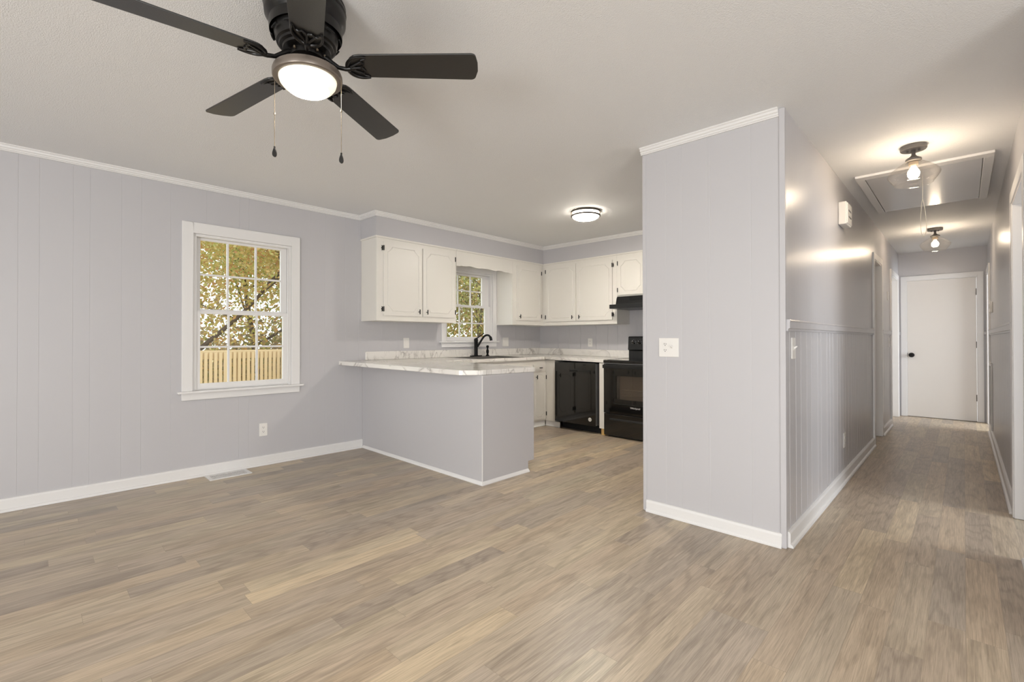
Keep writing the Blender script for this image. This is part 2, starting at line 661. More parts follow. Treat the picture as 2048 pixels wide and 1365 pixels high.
W1 = (0.975, 1.775, 0.72, 2.05)
W2 = (3.635, 4.445, 1.125, 2.035)
FL = frame((XL, 0, 0), (0, 1, 0), (1, 0, 0))
gl = [-3.1, -2.9, -2.6, -2.43, -2.2, -2.0, -1.75, -1.45, -1.2, -1.02, -0.8, -0.6, -0.3, -0.032, 0.071, 0.244, 0.335, 0.516, 0.637, 0.826, 1.075, 1.328, 1.405,
      1.957, 2.108, 2.321, 2.467, 2.75, 2.95, 3.2, 3.5, 4.62, 4.9, 5.1, 5.25]
grid_wall('wall_left', FL, Y0, YB, lambda a: zc(XL), [W1, W2], gl, M['wall'], gd=0.0011, gw=0.002)['label'] = 'grooved lavender grey window wall'
FB = frame((0, YB, 0), (1, 0, 0), (0, -1, 0))
grid_wall('wall_kitchen_back', FB, XL, XS0, lambda a: zc(a), [], [-4.3, -4.1, -3.9, -3.64, -3.45, -3.3, -3.02, -2.8, -2.6, -2.4], M['wall'])['label'] = 'wall behind the range'
# partition block between kitchen and hallway
FS = frame((0, YS, 0), (1, 0, 0), (0, -1, 0))
sg = [-1.40, -1.295, -1.133, -1.116, -0.883]
grid_wall('wall_center', FS, XS0 + 0.001, XH - 0.001, lambda a: zc(a), [], sg, M['wall'], gd=0.0009, gw=0.002)['label'] = 'bright grey end of the partition wall'
FK = frame((XS0, 0, 0), (0, 1, 0), (-1, 0, 0))
grid_wall('wall_kitchen_right', FK, YS + 0.003, YB, lambda a: zc(XS0), [], [], M['wall'], thick=0.1)
FH = frame((XH, 0, 0), (0, 1, 0), (1, 0, 0))
rnd = random.Random(4)
hg = [2.995, 3.135, 3.255, 3.402, 3.525, 3.709, 3.811, 4.003, 4.11, 4.219, 4.389, 4.5, 4.619]
y = 4.73
while y < 9.1:
    hg.append(round(y, 3))
    y += rnd.choice((0.11, 0.13, 0.16, 0.1))
D2 = (6.42, 7.04, 0.0, 2.03)
D3 = (8.09, 8.97, 0.0, 2.03)
hgl = [g for g in hg if not any(d[0] - 0.07 < g < d[1] + 0.06 for d in (D2, D3))]
grid_wall('wall_hall_left', FH, YS + 0.003, YE, lambda a: zc(XH), [D2, D3], hgl, M['hall'], gd=0.005, gw=0.005, zg=(0.05, 1.2), thick=0.12)['label'] = 'glossy hallway wall with grooved wainscot'
FR = frame((XR, 0, 0), (0, 1, 0), (-1, 0, 0))
D4 = (3.60, 4.42, 0.0, 2.03)
D5 = (8.32, 9.04, 0.0, 2.03)
hgr = [g for g in hg if not any(d[0] - 0.08 < g < d[1] + 0.06 for d in (D4, D5)) and g > 2.7]
grid_wall('wall_hall_right', FR, YJ, YE, lambda a: zc(XR), [D4, D5], hgr, M['hall'], gd=0.005, gw=0.005, zg=(0.05, 1.2), thick=0.12)['label'] = 'glossy right hallway wall with grooved wainscot'
FE = frame((0, YE, 0), (1, 0, 0), (0, -1, 0))
D1 = (-0.622, 0.142, 0.0, 2.028)
grid_wall('wall_hall_end', FE, XH, XR, lambda a: 2.44, [D1], [], M['hall'], thick=0.12)
grid_wall('wall_front_right', frame((0, YJ, 0), (1, 0, 0), (0, -1, 0)), XR + 0.12, XRR, lambda a: 2.44, [], [], M['wall'])
# living room walls behind the camera, with glazing openings
grid_wall('wall_rear', frame((0, Y0, 0), (1, 0, 0), (0, 1, 0)), XL, XRR, lambda a: zc(a), [(-3.9, -1.9, 0.55, 2.1), (-0.7, 1.3, 0.1, 2.1)], [], M['wall'])
grid_wall('wall_right', frame((XRR, 0, 0), (0, 1, 0), (-1, 0, 0)), Y0, YJ, lambda a: 2.44, [(-1.7, 0.5, 0.5, 2.2)], [], M['wall'])

grid_wall('wall_bedroom', frame((3.0, 0, 0), (0, 1, 0), (-1, 0, 0)), YJ + 0.12, YE, lambda a: 2.44, [(3.5, 5.1, 0.75, 2.05), (7.4, 9.0, 0.75, 2.05)], [], M['wall'])
grid_wall('wall_bedroom_end', frame((0, YE, 0), (1, 0, 0), (0, -1, 0)), XR + 0.12, 3.0, lambda a: 2.44, [], [], M['wall'])
grid_wall('wall_bedroom_divider', frame((0, 6.3, 0), (1, 0, 0), (0, -1, 0)), XR + 0.12, 3.0, lambda a: 2.44, [], [], M['wall'])
# soffit over the kitchen cabinets
pl = [(XL + 0.001, YSOF), (SX, YSOF), (SX, SY), (XS0 - 0.001, SY), (XS0 - 0.001, YB - 0.001), (XL + 0.001, YB - 0.001)]
mb = MB().prism(pl, 2.228, 2.4, ztop=lambda x, y: zc(x) - 0.001)
struct(mb.build('wall_soffit', M['wall']), 'boxed soffit above the kitchen cabinets')


def sweep(name, path, prof, mt, zf=None, parent=None, smooth=False):
    """prof (out, z) swept along path; out is to the right of travel. zf(x) adds height"""
    P = [Vector((p[0], p[1], 0)) for p in path]
    mb = MB()
    rings = []
    for i, p in enumerate(P):
        def rn(a, b):
            d = (b - a).normalized()
            return Vector((d.y, -d.x, 0))
        if i == 0:
            n = rn(P[0], P[1])
        elif i == len(P) - 1:
            n = rn(P[-2], P[-1])
        else:
            n1, n2 = rn(P[i - 1], p), rn(p, P[i + 1])
            n = (n1 + n2).normalized()
            n = n / n.dot(n1)
        h = zf(p.x) if zf else 0
        rings.append([p + n * o + Vector((0, 0, z + h)) for o, z in prof])
    k = len(prof)
    vs = [v for r in rings for v in r]
    fs = [tuple(range(k)), tuple(range((len(P) - 1) * k, len(P) * k))[::-1]]
    for i in range(len(P) - 1):
        for j in range(k):
            j2 = (j + 1) % k
            fs.append((i * k + j, i * k + j2, (i + 1) * k + j2, (i + 1) * k + j))
    mb.add(vs, fs)
    return mb.build(name, mt, parent)


CROWN = [(0, -0.0005), (0.034, -0.0005), (0.034, -0.008), (0.026, -0.013), (0.024, -0.024), (0.016, -0.028), (0.016, -0.038), (0.01, -0.040), (0.01, -0.046), (0, -0.046)]
struct(sweep('trim_1', [(XL, Y0), (XL, YSOF), (SX, YSOF), (SX, SY), (XS0, SY)], CROWN, M['trim'], zf=zc), 'white crown molding around the living room and soffit')
struct(sweep('trim_2', [(XS0 - 0.012, YS), (-0.735, YS)], CROWN, M['trim'], zf=zc), 'white crown molding on the partition end')
BASE = [(0, 0.001), (0.030, 0.001), (0.030, 0.008), (0.026, 0.016), (0.016, 0.02), (0.016, 0.078), (0.010, 0.088), (0, 0.090)]
struct(sweep('baseboard_left', [(XL, Y0), (XL, 2.512)], BASE, M['trim']), 'white baseboard under the window')
BASE2 = [(0, 0.001), (0.022, 0.001), (0.022, 0.010), (0.018, 0.018), (0.014, 0.02), (0.014, 0.066), (0.008, 0.078), (0, 0.080)]
struct(sweep('baseboard_center', [(-1.54, YS), (-0.728, YS)], BASE2, M['trim']), 'white baseboard on the partition end')
struct(sweep('baseboard_hall_left', [(XH, 2.935), (XH, 6.352)], BASE, M['trim']), 'white baseboard along the near hallway wall')
struct(sweep('baseboard_hall_middle', [(XH, 7.1), (XH, 8.02)], BASE, M['trim']), 'white baseboard between the hallway doorways')
struct(sweep('baseboard_hall_right', [(XR, 8.25), (XR, 4.5)], BASE, M['trim']), 'white baseboard on the right hallway wall')
struct(sweep('baseboard_right', [(XR, 3.60), (XR, 2.7)], BASE, M['trim']), 'white baseboard end at the right edge')
RAIL = [(0, 1.200), (0.010, 1.200), (0.012, 1.212), (0.020, 1.216), (0.020, 1.250), (0.024, 1.256), (0.020, 1.264), (0, 1.264)]
struct(sweep('trim_3', [(XH, 2.925), (XH, 6.352)], RAIL, M['hall']), 'grey chair rail on the near hallway wall')
struct(sweep('trim_4', [(XH, 7.1), (XH, 8.02)], RAIL, M['hall']), 'grey chair rail between the hallway doorways')
struct(sweep('trim_5', [(XR, 8.25), (XR, 4.5)], RAIL, M['hall']), 'grey chair rail on the right hallway wall')
struct(sweep('trim_6', [(XH, 9.159), (-0.684, 9.159)], RAIL, M['hall']), 'short chair rail left of the end door')
struct(sweep('trim_14', [(0.205, 9.159), (XR, 9.159)], RAIL, M['hall']), 'short chair rail right of the end door')
# corner guards of the partition
mb = MB().box(XS0 - 0.004, XS0 + 0.020, YS - 0.006, YS + 0.02, 0.004, zc(XS0) - 0.047)
struct(mb.build('trim_7', M['wall'], bevel=0.002), 'painted corner guard on the kitchen side')
mb = MB().box(-0.735, XH + 0.004, YS - 0.006, YS + 0.022, 0.004, 2.437)
struct(mb.build('trim_8', M['wall'], bevel=0.002), 'painted corner guard on the hallway side')


def casing(name, F, a0, a1, z1, w=0.064, t=0.018, label='', sides=(1, 1), depth=0.12, door=None):
    """door casing and jamb around an opening on face frame F"""
    mb = MB()
    if sides[0]:
        mb.box(a0 - w, a0, 0.002, z1 + w, 0, t, F)
    if sides[1]:
        mb.box(a1, a1 + w, 0.002, z1 + w, 0, t, F)
    mb.box(a0 if sides[0] else a0 - w, a1, z1, z1 + w, 0, t, F)
    mb.box(a0 - 0.0005, a0 + 0.012, 0.002, z1, -depth, t * 0.6, F)
    mb.box(a1 - 0.012, a1 + 0.0005, 0.002, z1, -depth, t * 0.6, F)
    mb.box(a0, a1, z1 - 0.012, z1 + 0.0005, -depth, t * 0.6, F)
    o = struct(mb.build(name, M['trim'], bevel=0.002), label)
    return o


casing('trim_9', FH, D2[0], D2[1], D2[3], label='white casing of the near left hallway doorway')
casing('trim_10', FH, D3[0], D3[1], D3[3], label='white casing of the far left hallway doorway')
casing('trim_11', FR, D4[0], D4[1], D4[3], w=0.075, label='white casing of the near right doorway')
casing('trim_12', FR, D5[0], D5[1], D5[3], label='white casing of the far right doorway')
casing('trim_13', FE, D1[0], D1[1], D1[3], w=0.058, label='white casing of the end door')


def flush_door(n, F, a0, a1, z1, c, label, knob=None):
    e = empty('door_%d' % n, F((a0 + a1) / 2, 0, c))
    struct(e, label)
    MB().box(a0 + 0.014, a1 - 0.014, 0.006, z1 - 0.014, c - 0.035, c, F).build('door_leaf', M['doorp'], e, bevel=0.002)
    return e


# hall end door, with knob and hinges
d1 = flush_door(1, FE, D1[0], D1[1], D1[3], -0.004, 'plain white door at the end of the hallway')
kx = -0.561


def Fk(x, y, z):                        # lathe axis z -> towards the viewer (-y)
    return Vector((kx + x, YE - z, 0.914 + y))


MB().lathe([(0.034, 0.0), (0.034, 0.006), (0.014, 0.012), (0.012, 0.034), (0.027, 0.046), (0.030, 0.060), (0.024, 0.070), (0, 0.073)], 28, F=Fk).build('door_knob', M['black'], d1, smooth=True)
MB().box(-0.626, -0.606, 0.885, 0.945, -0.006, 0.004, FE).build('strike_plate', M['black'], d1)
for hz in (1.809, 1.071, 0.332):
    MB().box(0.124, 0.142, hz - 0.045, hz + 0.045, -0.004, 0.006, FE).build('hinge', M['black'], d1)
MB().box(D1[0] + 0.014, D1[1] - 0.014, 0.001, 0.011, -0.05, -0.012, FE).build('threshold_gap', M['pit'], d1)
flush_door(2, FH, D2[0], D2[1], D2[3], -0.09, 'closed white closet door on the left')
flush_door(3, FH, D3[0], D3[1], D3[3], -0.09, 'closed white door at the far left')


# ------------------------------------------------------------------ windows
def window(n, W_, ysill, glass_lo, glass_up, cols, zmid_lo, zmid_up, top, label, csw=0.066, caps=(0, 0)):
    y0, y1, z0, z1 = W_
    e = struct(empty('window_%d' % n, (XL, (y0 + y1) / 2, z0)), label)
    F = FL
    w = csw
    # casing
    mb = MB()
    mb.box(y0 - w - caps[0], y0, z0 + 0.006, top, 0, 0.019, F)
    mb.box(y1, y1 + w + caps[1], z0 + 0.006, top, 0, 0.019, F)
    mb.box(y0, y1, z1, top, 0, 0.019, F)
    mb.build('casing', M['trim'], e, bevel=0.003)
    MB().box(y0 - w - caps[0] - 0.03, y1 + w + caps[1] + 0.03, z0 - 0.012, z0 + 0.006, -0.02, 0.045, F).build('stool', M['trim'], e, bevel=0.004)
    MB().box(y0 - w - caps[0], y1 + w + caps[1], z0 - 0.07, z0 - 0.0125, 0, 0.016, F).build('apron', M['trim'], e, bevel=0.003)
    # frame / jamb
    mb = MB()
    for a, b in ((y0, y0 + 0.022), (y1 - 0.022, y1)):
        mb.box(a, b, z0 + 0.006, z1, -0.118, -0.001, F)
    mb.box(y0 + 0.022, y1 - 0.022, z1 - 0.022, z1, -0.118, -0.001, F)
    mb.box(y0 + 0.022, y1 - 0.022, z0 + 0.0065, z0 + 0.014, -0.118, -0.021, F)
    # stop beads, seen as the ribbed jamb
    mb.box(y0 + 0.022, y0 + 0.030, z0 + 0.014, z1 - 0.022, -0.018, -0.004, F)
    mb.box(y1 - 0.030, y1 - 0.022, z0 + 0.014, z1 - 0.022, -0.018, -0.004, F)
    mb.build('window_frame', M['trim'], e, bevel=0.0015)

    def sash(nm, g, c0, c1, zm, rail_b, rail_t, ya, yb):
        gy0, gy1, gz0, gz1 = g
        mb = MB()
        mb.box(ya, gy0, gz0 - rail_b, gz1 + rail_t, c0, c1, F)
        mb.box(gy1, yb, gz0 - rail_b, gz1 + rail_t, c0, c1, F)
        mb.box(gy0, gy1, gz0 - rail_b, gz0, c0, c1, F)
        mb.box(gy0, gy1, gz1, gz1 + rail_t, c0, c1, F)
        s = mb.build(nm, M['trim'], e, bevel=0.002)
        cm = (c0 + c1) / 2
        mb = MB()
        for cy_ in cols:
            mb.box(cy_ - 0.008, cy_ + 0.008, gz0, gz1, cm - 0.007, cm + 0.009, F)
        mb.box(gy0, gy1, zm - 0.008, zm + 0.008, cm - 0.0068, cm + 0.0088, F)
        mb.build('muntin', M['trim'], s)
        MB().box(gy0 - 0.003, gy1 + 0.003, gz0 - 0.003, gz1 + 0.003, cm - 0.002, cm + 0.001, F).build('pane', M['glass'], s)
        return s
    ya, yb = y0 + 0.031, y1 - 0.031
    sash('upper_sash', glass_up, -0.078, -0.050, zmid_up, 0.028, max(0.02, z1 - 0.024 - glass_up[3]), y0 + 0.023, y1 - 0.023)
    sash('lower_sash', glass_lo, -0.046, -0.018, zmid_lo, max(0.02, glass_lo[2] - z0 - 0.0145), 0.030, y0 + 0.023, y1 - 0.023)
    for f_ in (0.3, 0.7):
        yk = y0 + (y1 - y0) * f_
        MB().box(yk - 0.025, yk + 0.025, glass_lo[3] + 0.030, glass_lo[3] + 0.040, -0.046, -0.022, F).build('sash_lock', M['trim'], e, bevel=0.002)
    return e


window(1, W1, 0.72, (1.034, 1.707, 0.782, 1.376), (1.04, 1.697, 1.418, 2.008), (1.2505, 1.4805), 1.093, 1.715, 2.14,
       'white double hung window looking onto the deck', csw=0.077)
window(2, W2, 1.125, (3.675, 4.325, 1.187, 1.572), (3.68, 4.30, 1.606, 1.985), (3.885, 4.10), 1.367, 1.79, 2.10,
       'small white kitchen window above the sink', csw=0.066)

# ------------------------------------------------------------------ kitchen cabinets


def door_path(w, h, ins, s=0.055, st=0.012):
    """octagonal groove with a small step at each cut corner"""
    x0, x1, y0, y1 = ins, w - ins, ins, h - ins
    return [(x0 + s, y0), (x1 - s, y0), (x1 - s + st * 0.3, y0 + st), (x1 - st, y0 + s - st * 0.3), (x1, y0 + s),
            (x1, y1 - s), (x1 - st, y1 - s + st * 0.3), (x1 - s + st * 0.3, y1 - st), (x1 - s, y1), (x0 + s, y1),
            (x0 + s - st * 0.3, y1 - st), (x0 + st, y1 - s + st * 0.3), (x0, y1 - s), (x0, y0 + s), (x0 + st, y0 + s - st * 0.3), (x0 + s - st * 0.3, y0 + st)]


def cab_door(parent, F, a0, a1, b0, b1, hinge='l', knob=True, knob_top=False, th=0.018, mt=None, flip=1, ins=0.042):
    w, h = a1 - a0, b1 - b0
    mb = MB()
    c = th
    small = h < 0.2
    outer = [(0, 0), (w, 0), (w, h), (0, h)]
    G = lambda p, cc: F(a0 + p[0], b0 + p[1], cc)
    if small:
        mb.box(a0, a1, b0, b1, 0.001, th, F)
    else:
        s_ = min(0.055, w * 0.18)
        P1, P2, P3 = door_path(w, h, ins, s_), door_path(w, h, ins + 0.004, s_), door_path(w, h, ins + 0.008, s_)
        allp = outer + P1
        tris = tessellate_polygon([[Vector((p[0], p[1], 0)) for p in outer], [Vector((p[0], p[1], 0)) for p in P1]])
        mb.add([G(p, c) for p in allp], [tuple(t) for t in tris])
        n = len(P1)
        mb.add([G(p, c) for p in P1] + [G(p, c - 0.004) for p in P2], [(i, (i + 1) % n, n + (i + 1) % n, n + i) for i in range(n)])
        mb.add([G(p, c - 0.004) for p in P2] + [G(p, c) for p in P3], [(i, (i + 1) % n, n + (i + 1) % n, n + i) for i in range(n)])
        mb.add([G(p, c) for p in P3], [tuple(range(n))])
        for i in range(4):
            p, q = outer[i], outer[(i + 1) % 4]
            mb.add([G(p, 0.001), G(q, 0.001), G(q, c), G(p, c)], [(0, 1, 2, 3)])
        mb.add([G(p, 0.001) for p in outer], [(3, 2, 1, 0)])
    d = mb.build('drawer' if small else 'door', mt or M['cab'], parent)
    if hinge in 'lr' and not small:
        ah = a0 if hinge == 'l' else a1
        sg_ = 1 if hinge == 'l' else -1
        for bz in (b0 + 0.065, b1 - 0.065):
            mh = MB()
            mh.tube([F(ah - sg_ * 0.002, bz - 0.026, th + 0.003), F(ah - sg_ * 0.002, bz + 0.026, th + 0.003)], 0.0058, 8)
            # butterfly leaf on the frame
            lf = [(0, -0.022), (-0.014, -0.027), (-0.010, -0.012), (-0.018, 0), (-0.010, 0.012), (-0.014, 0.027), (0, 0.022)]
            n = len(lf)
            vs = [F(ah - sg_ * 0.003 + sg_ * p[0], bz + p[1], cc) for cc in (0.001, 0.004) for p in lf]
            mh.add(vs, [tuple(range(n)), tuple(range(n, 2 * n))[::-1]] + [(i, (i + 1) % n, n + (i + 1) % n, n + i) for i in range(n)])
            mh.build('hinge', M['black'], d, smooth=True)
    if knob:
        if small:
            ak, bk = (a0 + a1) / 2, (b0 + b1) / 2
            dirv = (0.026, 0)
        else:
            ak = (a1 - 0.045) if hinge == 'l' else (a0 + 0.045)
            bk = (b1 - 0.055) if knob_top else (b0 + 0.050)
            dirv = (0, 0.026)
        mk = MB()
        mk.tube([F(ak, bk, th - 0.001), F(ak, bk, th + 0.024)], 0.0045, 10)
        mk.tube([F(ak - dirv[0], bk - dirv[1], th + 0.026), F(ak + dirv[0], bk + dirv[1], th + 0.026)], 0.0058, 10)
        mk.build('knob', M['black'], d, smooth=True)
    return d


FX = frame((SX, 0, 0), (0, 1, 0), (1, 0, 0))      # face of the cabinets on the window wall
FY = frame((0, SY, 0), (1, 0, 0), (0, -1, 0))     # face of the cabinets on the back wall
ZT, ZB = 2.2275, 1.350

e = empty('upper_cabinet', (SX, 3.03, ZB))
tag(e, 'white two-door wall cabinet left of the sink window', 'cabinet')
MB().box(XL + 0.002, SX, YSOF + 0.004, 3.551, ZB, ZT).build('body', M['cab'], e, bevel=0.002)
MB().box(XL + 0.002, SX + 0.012, YSOF - 0.008, 3.551, ZT - 0.020, ZT - 0.001).build('top_molding', M['cab'], e, bevel=0.003)
cab_door(e, FX, 2.575, 3.051, 1.407, 2.170, 'l')
cab_door(e, FX, 3.065, 3.52, 1.407, 2.162, 'r')

e = empty('cabinet_valance', (SX, 4.03, 2.12))
tag(e, 'white scalloped valance board bridging the sink window', 'valance')
pts = [(3.5525, ZT - 0.001), (3.5525, 2.028)]
N_ = 60
for i in range(N_ + 1):
    t = i / N_
    a = 3.5525 + t * (4.512 - 3.5525)
    # flat shoulders, then a row of ogee scallops
    tt = abs(t - 0.5) * 2
    z = 2.030
    if tt < 0.82:
        z = 2.038 + 0.005 * math.cos(tt * math.pi / 0.82 * 3.0)
        z += 0.005 * (1 - abs(((tt * 3) % 1) * 2 - 1))
    elif tt < 0.9:
        z = 2.030 + 0.012 * (0.9 - tt) / 0.08
    pts.append((a, z))
pts += [(4.512, ZT - 0.001)]
vs = [FX(a, z, c_) for c_ in (-0.020, -0.0005) for a, z in pts]
n = len(pts)
MB().add(vs, [tuple(range(n)), tuple(range(n, 2 * n))[::-1]] + [(i, (i + 1) % n, n + (i + 1) % n, n + i) for i in range(n)]).build('board', M['cab'], e)
MB().box(SX - 0.002, SX + 0.012, 3.5525, 4.512, ZT - 0.020, ZT - 0.001).build('top_molding', M['cab'], e, bevel=0.003)

e = empty('upper_cabinet', (SX, 4.83, ZB))
tag(e, 'white single-door wall cabinet right of the sink window', 'cabinet')
MB().box(XL + 0.002, SX, 4.514, 5.140, ZB, ZT).build('body', M['cab'], e, bevel=0.002)
MB().box(SX - 0.01, SX + 0.012, 4.514, 5.130, ZT - 0.020, ZT - 0.001).build('top_molding', M['cab'], e, bevel=0.003)
cab_door(e, FX, 4.583, 5.085, 1.413, 2.150, 'r')

e = empty('upper_cabinet', (-3.73, SY, ZB))
tag(e, 'white two-door wall cabinet in the kitchen corner beside the range hood', 'cabinet')
MB().box(XL + 0.002, -3.126, SY, YB - 0.002, ZB - 0.002, ZT).build('body', M['cab'], e, bevel=0.002)
MB().box(SX + 0.0125, -3.126, SY - 0.012, SY + 0.01, ZT - 0.020, ZT - 0.001).build('top_molding', M['cab'], e, bevel=0.003)
cab_door(e, FY, -4.270, -3.751, 1.402, 2.175, 'l')
cab_door(e, FY, -3.727, -3.187, 1.402, 2.155, 'r')

e = empty('upper_cabinet', (-2.74, SY, 1.69))
tag(e, 'short white wall cabinet above the black range hood', 'cabinet')
MB().box(-3.1255, -2.36, SY, YB - 0.002, 1.686, ZT).build('body', M['cab'], e, bevel=0.002)
MB().box(-3.1255, -2.36, SY - 0.012, SY + 0.01, ZT - 0.020, ZT - 0.001).build('top_molding', M['cab'], e, bevel=0.003)
cab_door(e, FY, -3.105, -2.745, 1.702, 2.165, 'l', knob=False)
cab_door(e, FY, -2.735, -2.385, 1.702, 2.165, 'r', knob=False)

# range hood
e = empty('range_hood', (-2.74, 5.2, 1.52))
tag(e, 'black under-cabinet range hood above the stove', 'range hood')
pr_ = [(5.449, 1.684), (5.135, 1.684), (5.120, 1.66), (5.10, 1.585), (5.135, 1.578), (5.449, 1.578)]
vs = [Vector((x, yy, zz)) for x in (-3.118, -2.37) for yy, zz in pr_]
n = len(pr_)
MB().add(vs, [tuple(range(n)), tuple(range(n, 2 * n))[::-1]] + [(i, (i + 1) % n, n + (i + 1) % n, n + i) for i in range(n)]).build('hood_body', M['satin'], e)
MB().box(-3.122, -2.364, 4.960, 5.449, 1.527, 1.5775).build('hood_lip', M['satin'], e, bevel=0.004)
MB().box(-2.93, -2.72, 5.107, 5.117, 1.632, 1.672).build('control_panel', M['pit'], e)

# counter: polygon with clipped corner; top rises slightly towards the window wall
ct = lambda x, y=0: 0.908 + 0.0125 * (-2.75 - x)
e = empty('countertop', (-3.7, 3.0, 0.87))
tag(e, 'white marble-patterned laminate countertop wrapping peninsula, sink and dishwasher', 'countertop')


def arc(cx, cy, r, a0, a1, n=6):
    return [(cx + r * math.cos(R(a0 + (a1 - a0) * i / n)), cy + r * math.sin(R(a0 + (a1 - a0) * i / n))) for i in range(n + 1)]


SKX0, SKX1, SKY0, SKY1 = -4.585, -4.075, 3.66, 4.42
outline = [(XL + 0.002, 2.25), (-2.915, 2.385), (-2.885, 2.392), (-2.865, 2.408), (-2.785, 2.520), (-2.772, 2.545), (-2.729, 3.11), (-2.735, 3.135), (-2.76, 3.15),
           (-4.015, 3.15), (-4.015, 4.812), (-3.106, 4.812), (-3.106, YB - 0.002), (XL + 0.002, YB - 0.002)]
hole = [(SKX0, SKY0), (SKX1, SKY0), (SKX1, SKY1), (SKX0, SKY1)]


def slab_with_hole(outl, hol, ztop, zbot):
    mb = MB()
    tr = tessellate_polygon([[Vector((p[0], p[1], 0)) for p in outl], [Vector((p[0], p[1], 0)) for p in hol]])
    P = outl + hol
    mb.add([(x, y, ztop(x)) for x, y in P], [tuple(t) for t in tr])
    mb.add([(x, y, zbot(x)) for x, y in P], [tuple(t) for t in tr])
    for L_ in (outl, hol):
        n = len(L_)
        mb.add([(x, y, ztop(x)) for x, y in L_] + [(x, y, zbot(x)) for x, y in L_], [(i, (i + 1) % n, n + (i + 1) % n, n + i) for i in range(n)])
    return mb


slab_with_hole(outline, hole, lambda x: ct(x), lambda x: ct(x) - 0.039).build('worktop', M['marble'], e, bevel=0.004)
mb = MB()
mb.prism([(XL + 0.002, 2.545), (XL + 0.021, 2.545), (XL + 0.021, YB - 0.0215), (XL + 0.002, YB - 0.0215)], 0, 0, ztop=lambda x, y: 1.024, zbot=lambda x, y: ct(x) + 0.0005)
mb.prism([(XL + 0.002, YB - 0.021), (-3.108, YB - 0.021), (-3.108, YB - 0.002), (XL + 0.002, YB - 0.002)], 0, 0, ztop=lambda x, y: 1.024 if x < -4 else 1.008, zbot=lambda x, y: ct(x) + 0.0005)
mb.build('backsplash', M['marble'], e, bevel=0.003)

# sink
e = empty('kitchen_sink', (-4.33, 4.04, 0.93))
tag(e, 'stainless drop-in double sink below the small window', 'sink')
zr = ct(-4.33) + 0.0025
cto = ct


def rimz(x, y=0):
    return ct(x) + 0.003


ou = [(SKX0 - 0.02, SKY0 - 0.02), (SKX1 + 0.02, SKY0 - 0.02), (SKX1 + 0.02, SKY1 + 0.02), (SKX0 - 0.02, SKY1 + 0.02)]
b1 = [(SKX0 + 0.075, SKY0 + 0.01), (SKX1 - 0.012, SKY0 + 0.01), (SKX1 - 0.012, 4.03), (SKX0 + 0.075, 4.03)]
b2 = [(SKX0 + 0.075, 4.05), (SKX1 - 0.012, 4.05), (SKX1 - 0.012, SKY1 - 0.01), (SKX0 + 0.075, SKY1 - 0.01)]
mb = MB()
tr = tessellate_polygon([[Vector((*p, 0)) for p in ou], [Vector((*p, 0)) for p in b1], [Vector((*p, 0)) for p in b2]])
mb.add([(x, y, rimz(x)) for x, y in ou + b1 + b2], [tuple(t) for t in tr])
mb.add([(x, y, rimz(x)) for x, y in ou] + [(x, y, ct(x) + 0.0002) for x, y in ou], [(i, (i + 1) % 4, 4 + (i + 1) % 4, 4 + i) for i in range(4)])
for b in (b1, b2):
    mb.add([(x, y, rimz(x)) for x, y in b] + [(x, y, 0.745) for x, y in b], [(i, (i + 1) % 4, 4 + (i + 1) % 4, 4 + i) for i in range(4)] + [(4, 5, 6, 7)])
mb.build('basin', M['steel'], e)

# faucet
fx, fy, fz = -4.555, 4.06, ct(-4.555) + 0.0035
e = empty('kitchen_faucet', (fx, fy, fz))
tag(e, 'black single-lever faucet behind the sink', 'faucet')
MB().prism([(fx + dx, fy + dy) for dx, dy in [(-0.022, -0.085), (0.0, -0.105), (0.022, -0.085), (0.022, 0.085), (0.0, 0.105), (-0.022, 0.085)]], fz, fz + 0.013).build('base_plate', M['black'], e, bevel=0.004)
MB().lathe([(0.027, 0.013), (0.026, 0.02), (0.024, 0.03), (0.023, 0.195), (0.026, 0.20), (0.026, 0.222), (0.018, 0.234), (0, 0.236)], 24, (fx, fy, fz)).build('faucet_body', M['black'], e, smooth=True)
sd = Vector((0.62, 0.52, 0)).normalized()
sp_ = []
for d_, z_ in ((0.018, 0.125), (0.05, 0.175), (0.085, 0.232), (0.11, 0.262), (0.14, 0.275), (0.17, 0.268), (0.19, 0.240), (0.198, 0.205)):
    sp_.append(Vector((fx, fy, fz + z_)) + sd * d_)
pts2 = []
for i in range(len(sp_) - 1):
    p0, p1, p2_, p3 = sp_[max(i - 1, 0)], sp_[i], sp_[i + 1], sp_[min(i + 2, len(sp_) - 1)]
    for k in range(4):
        t = k / 4
        pts2.append(0.5 * ((2 * p1) + (p2_ - p0) * t + (2 * p0 - 5 * p1 + 4 * p2_ - p3) * t * t + (-p0 + 3 * p1 - 3 * p2_ + p3) * t ** 3))
pts2.append(sp_[-1])
nn = len(pts2)
MB().tube(pts2, [0.013 + (0.005 if i > nn - 7 else 0) for i in range(nn)], 14).build('spout', M['black'], e, smooth=True)
MB().tube([Vector((fx, fy, fz + 0.228)), Vector((fx, fy, fz + 0.24)) + sd * 0.02, Vector((fx, fy, fz + 0.30)) + sd * 0.105], [0.012, 0.008, 0.006], 10).build('lever', M['black'], e, smooth=True)
sx_, sy_ = -4.545, 4.255
sz_ = ct(sx_) + 0.0035
e = empty('side_sprayer', (sx_, sy_, sz_))
tag(e, 'short black side sprayer right of the faucet', 'sink sprayer')
MB().lathe([(0.026, 0), (0.024, 0.008), (0.014, 0.018), (0.013, 0.035), (0.019, 0.048), (0.018, 0.075), (0.011, 0.092), (0.012, 0.108), (0.018, 0.118), (0.018, 0.134), (0.008, 0.142), (0, 0.143)], 20, (sx_, sy_, sz_)).build('spray_head', M['black'], e, smooth=True)

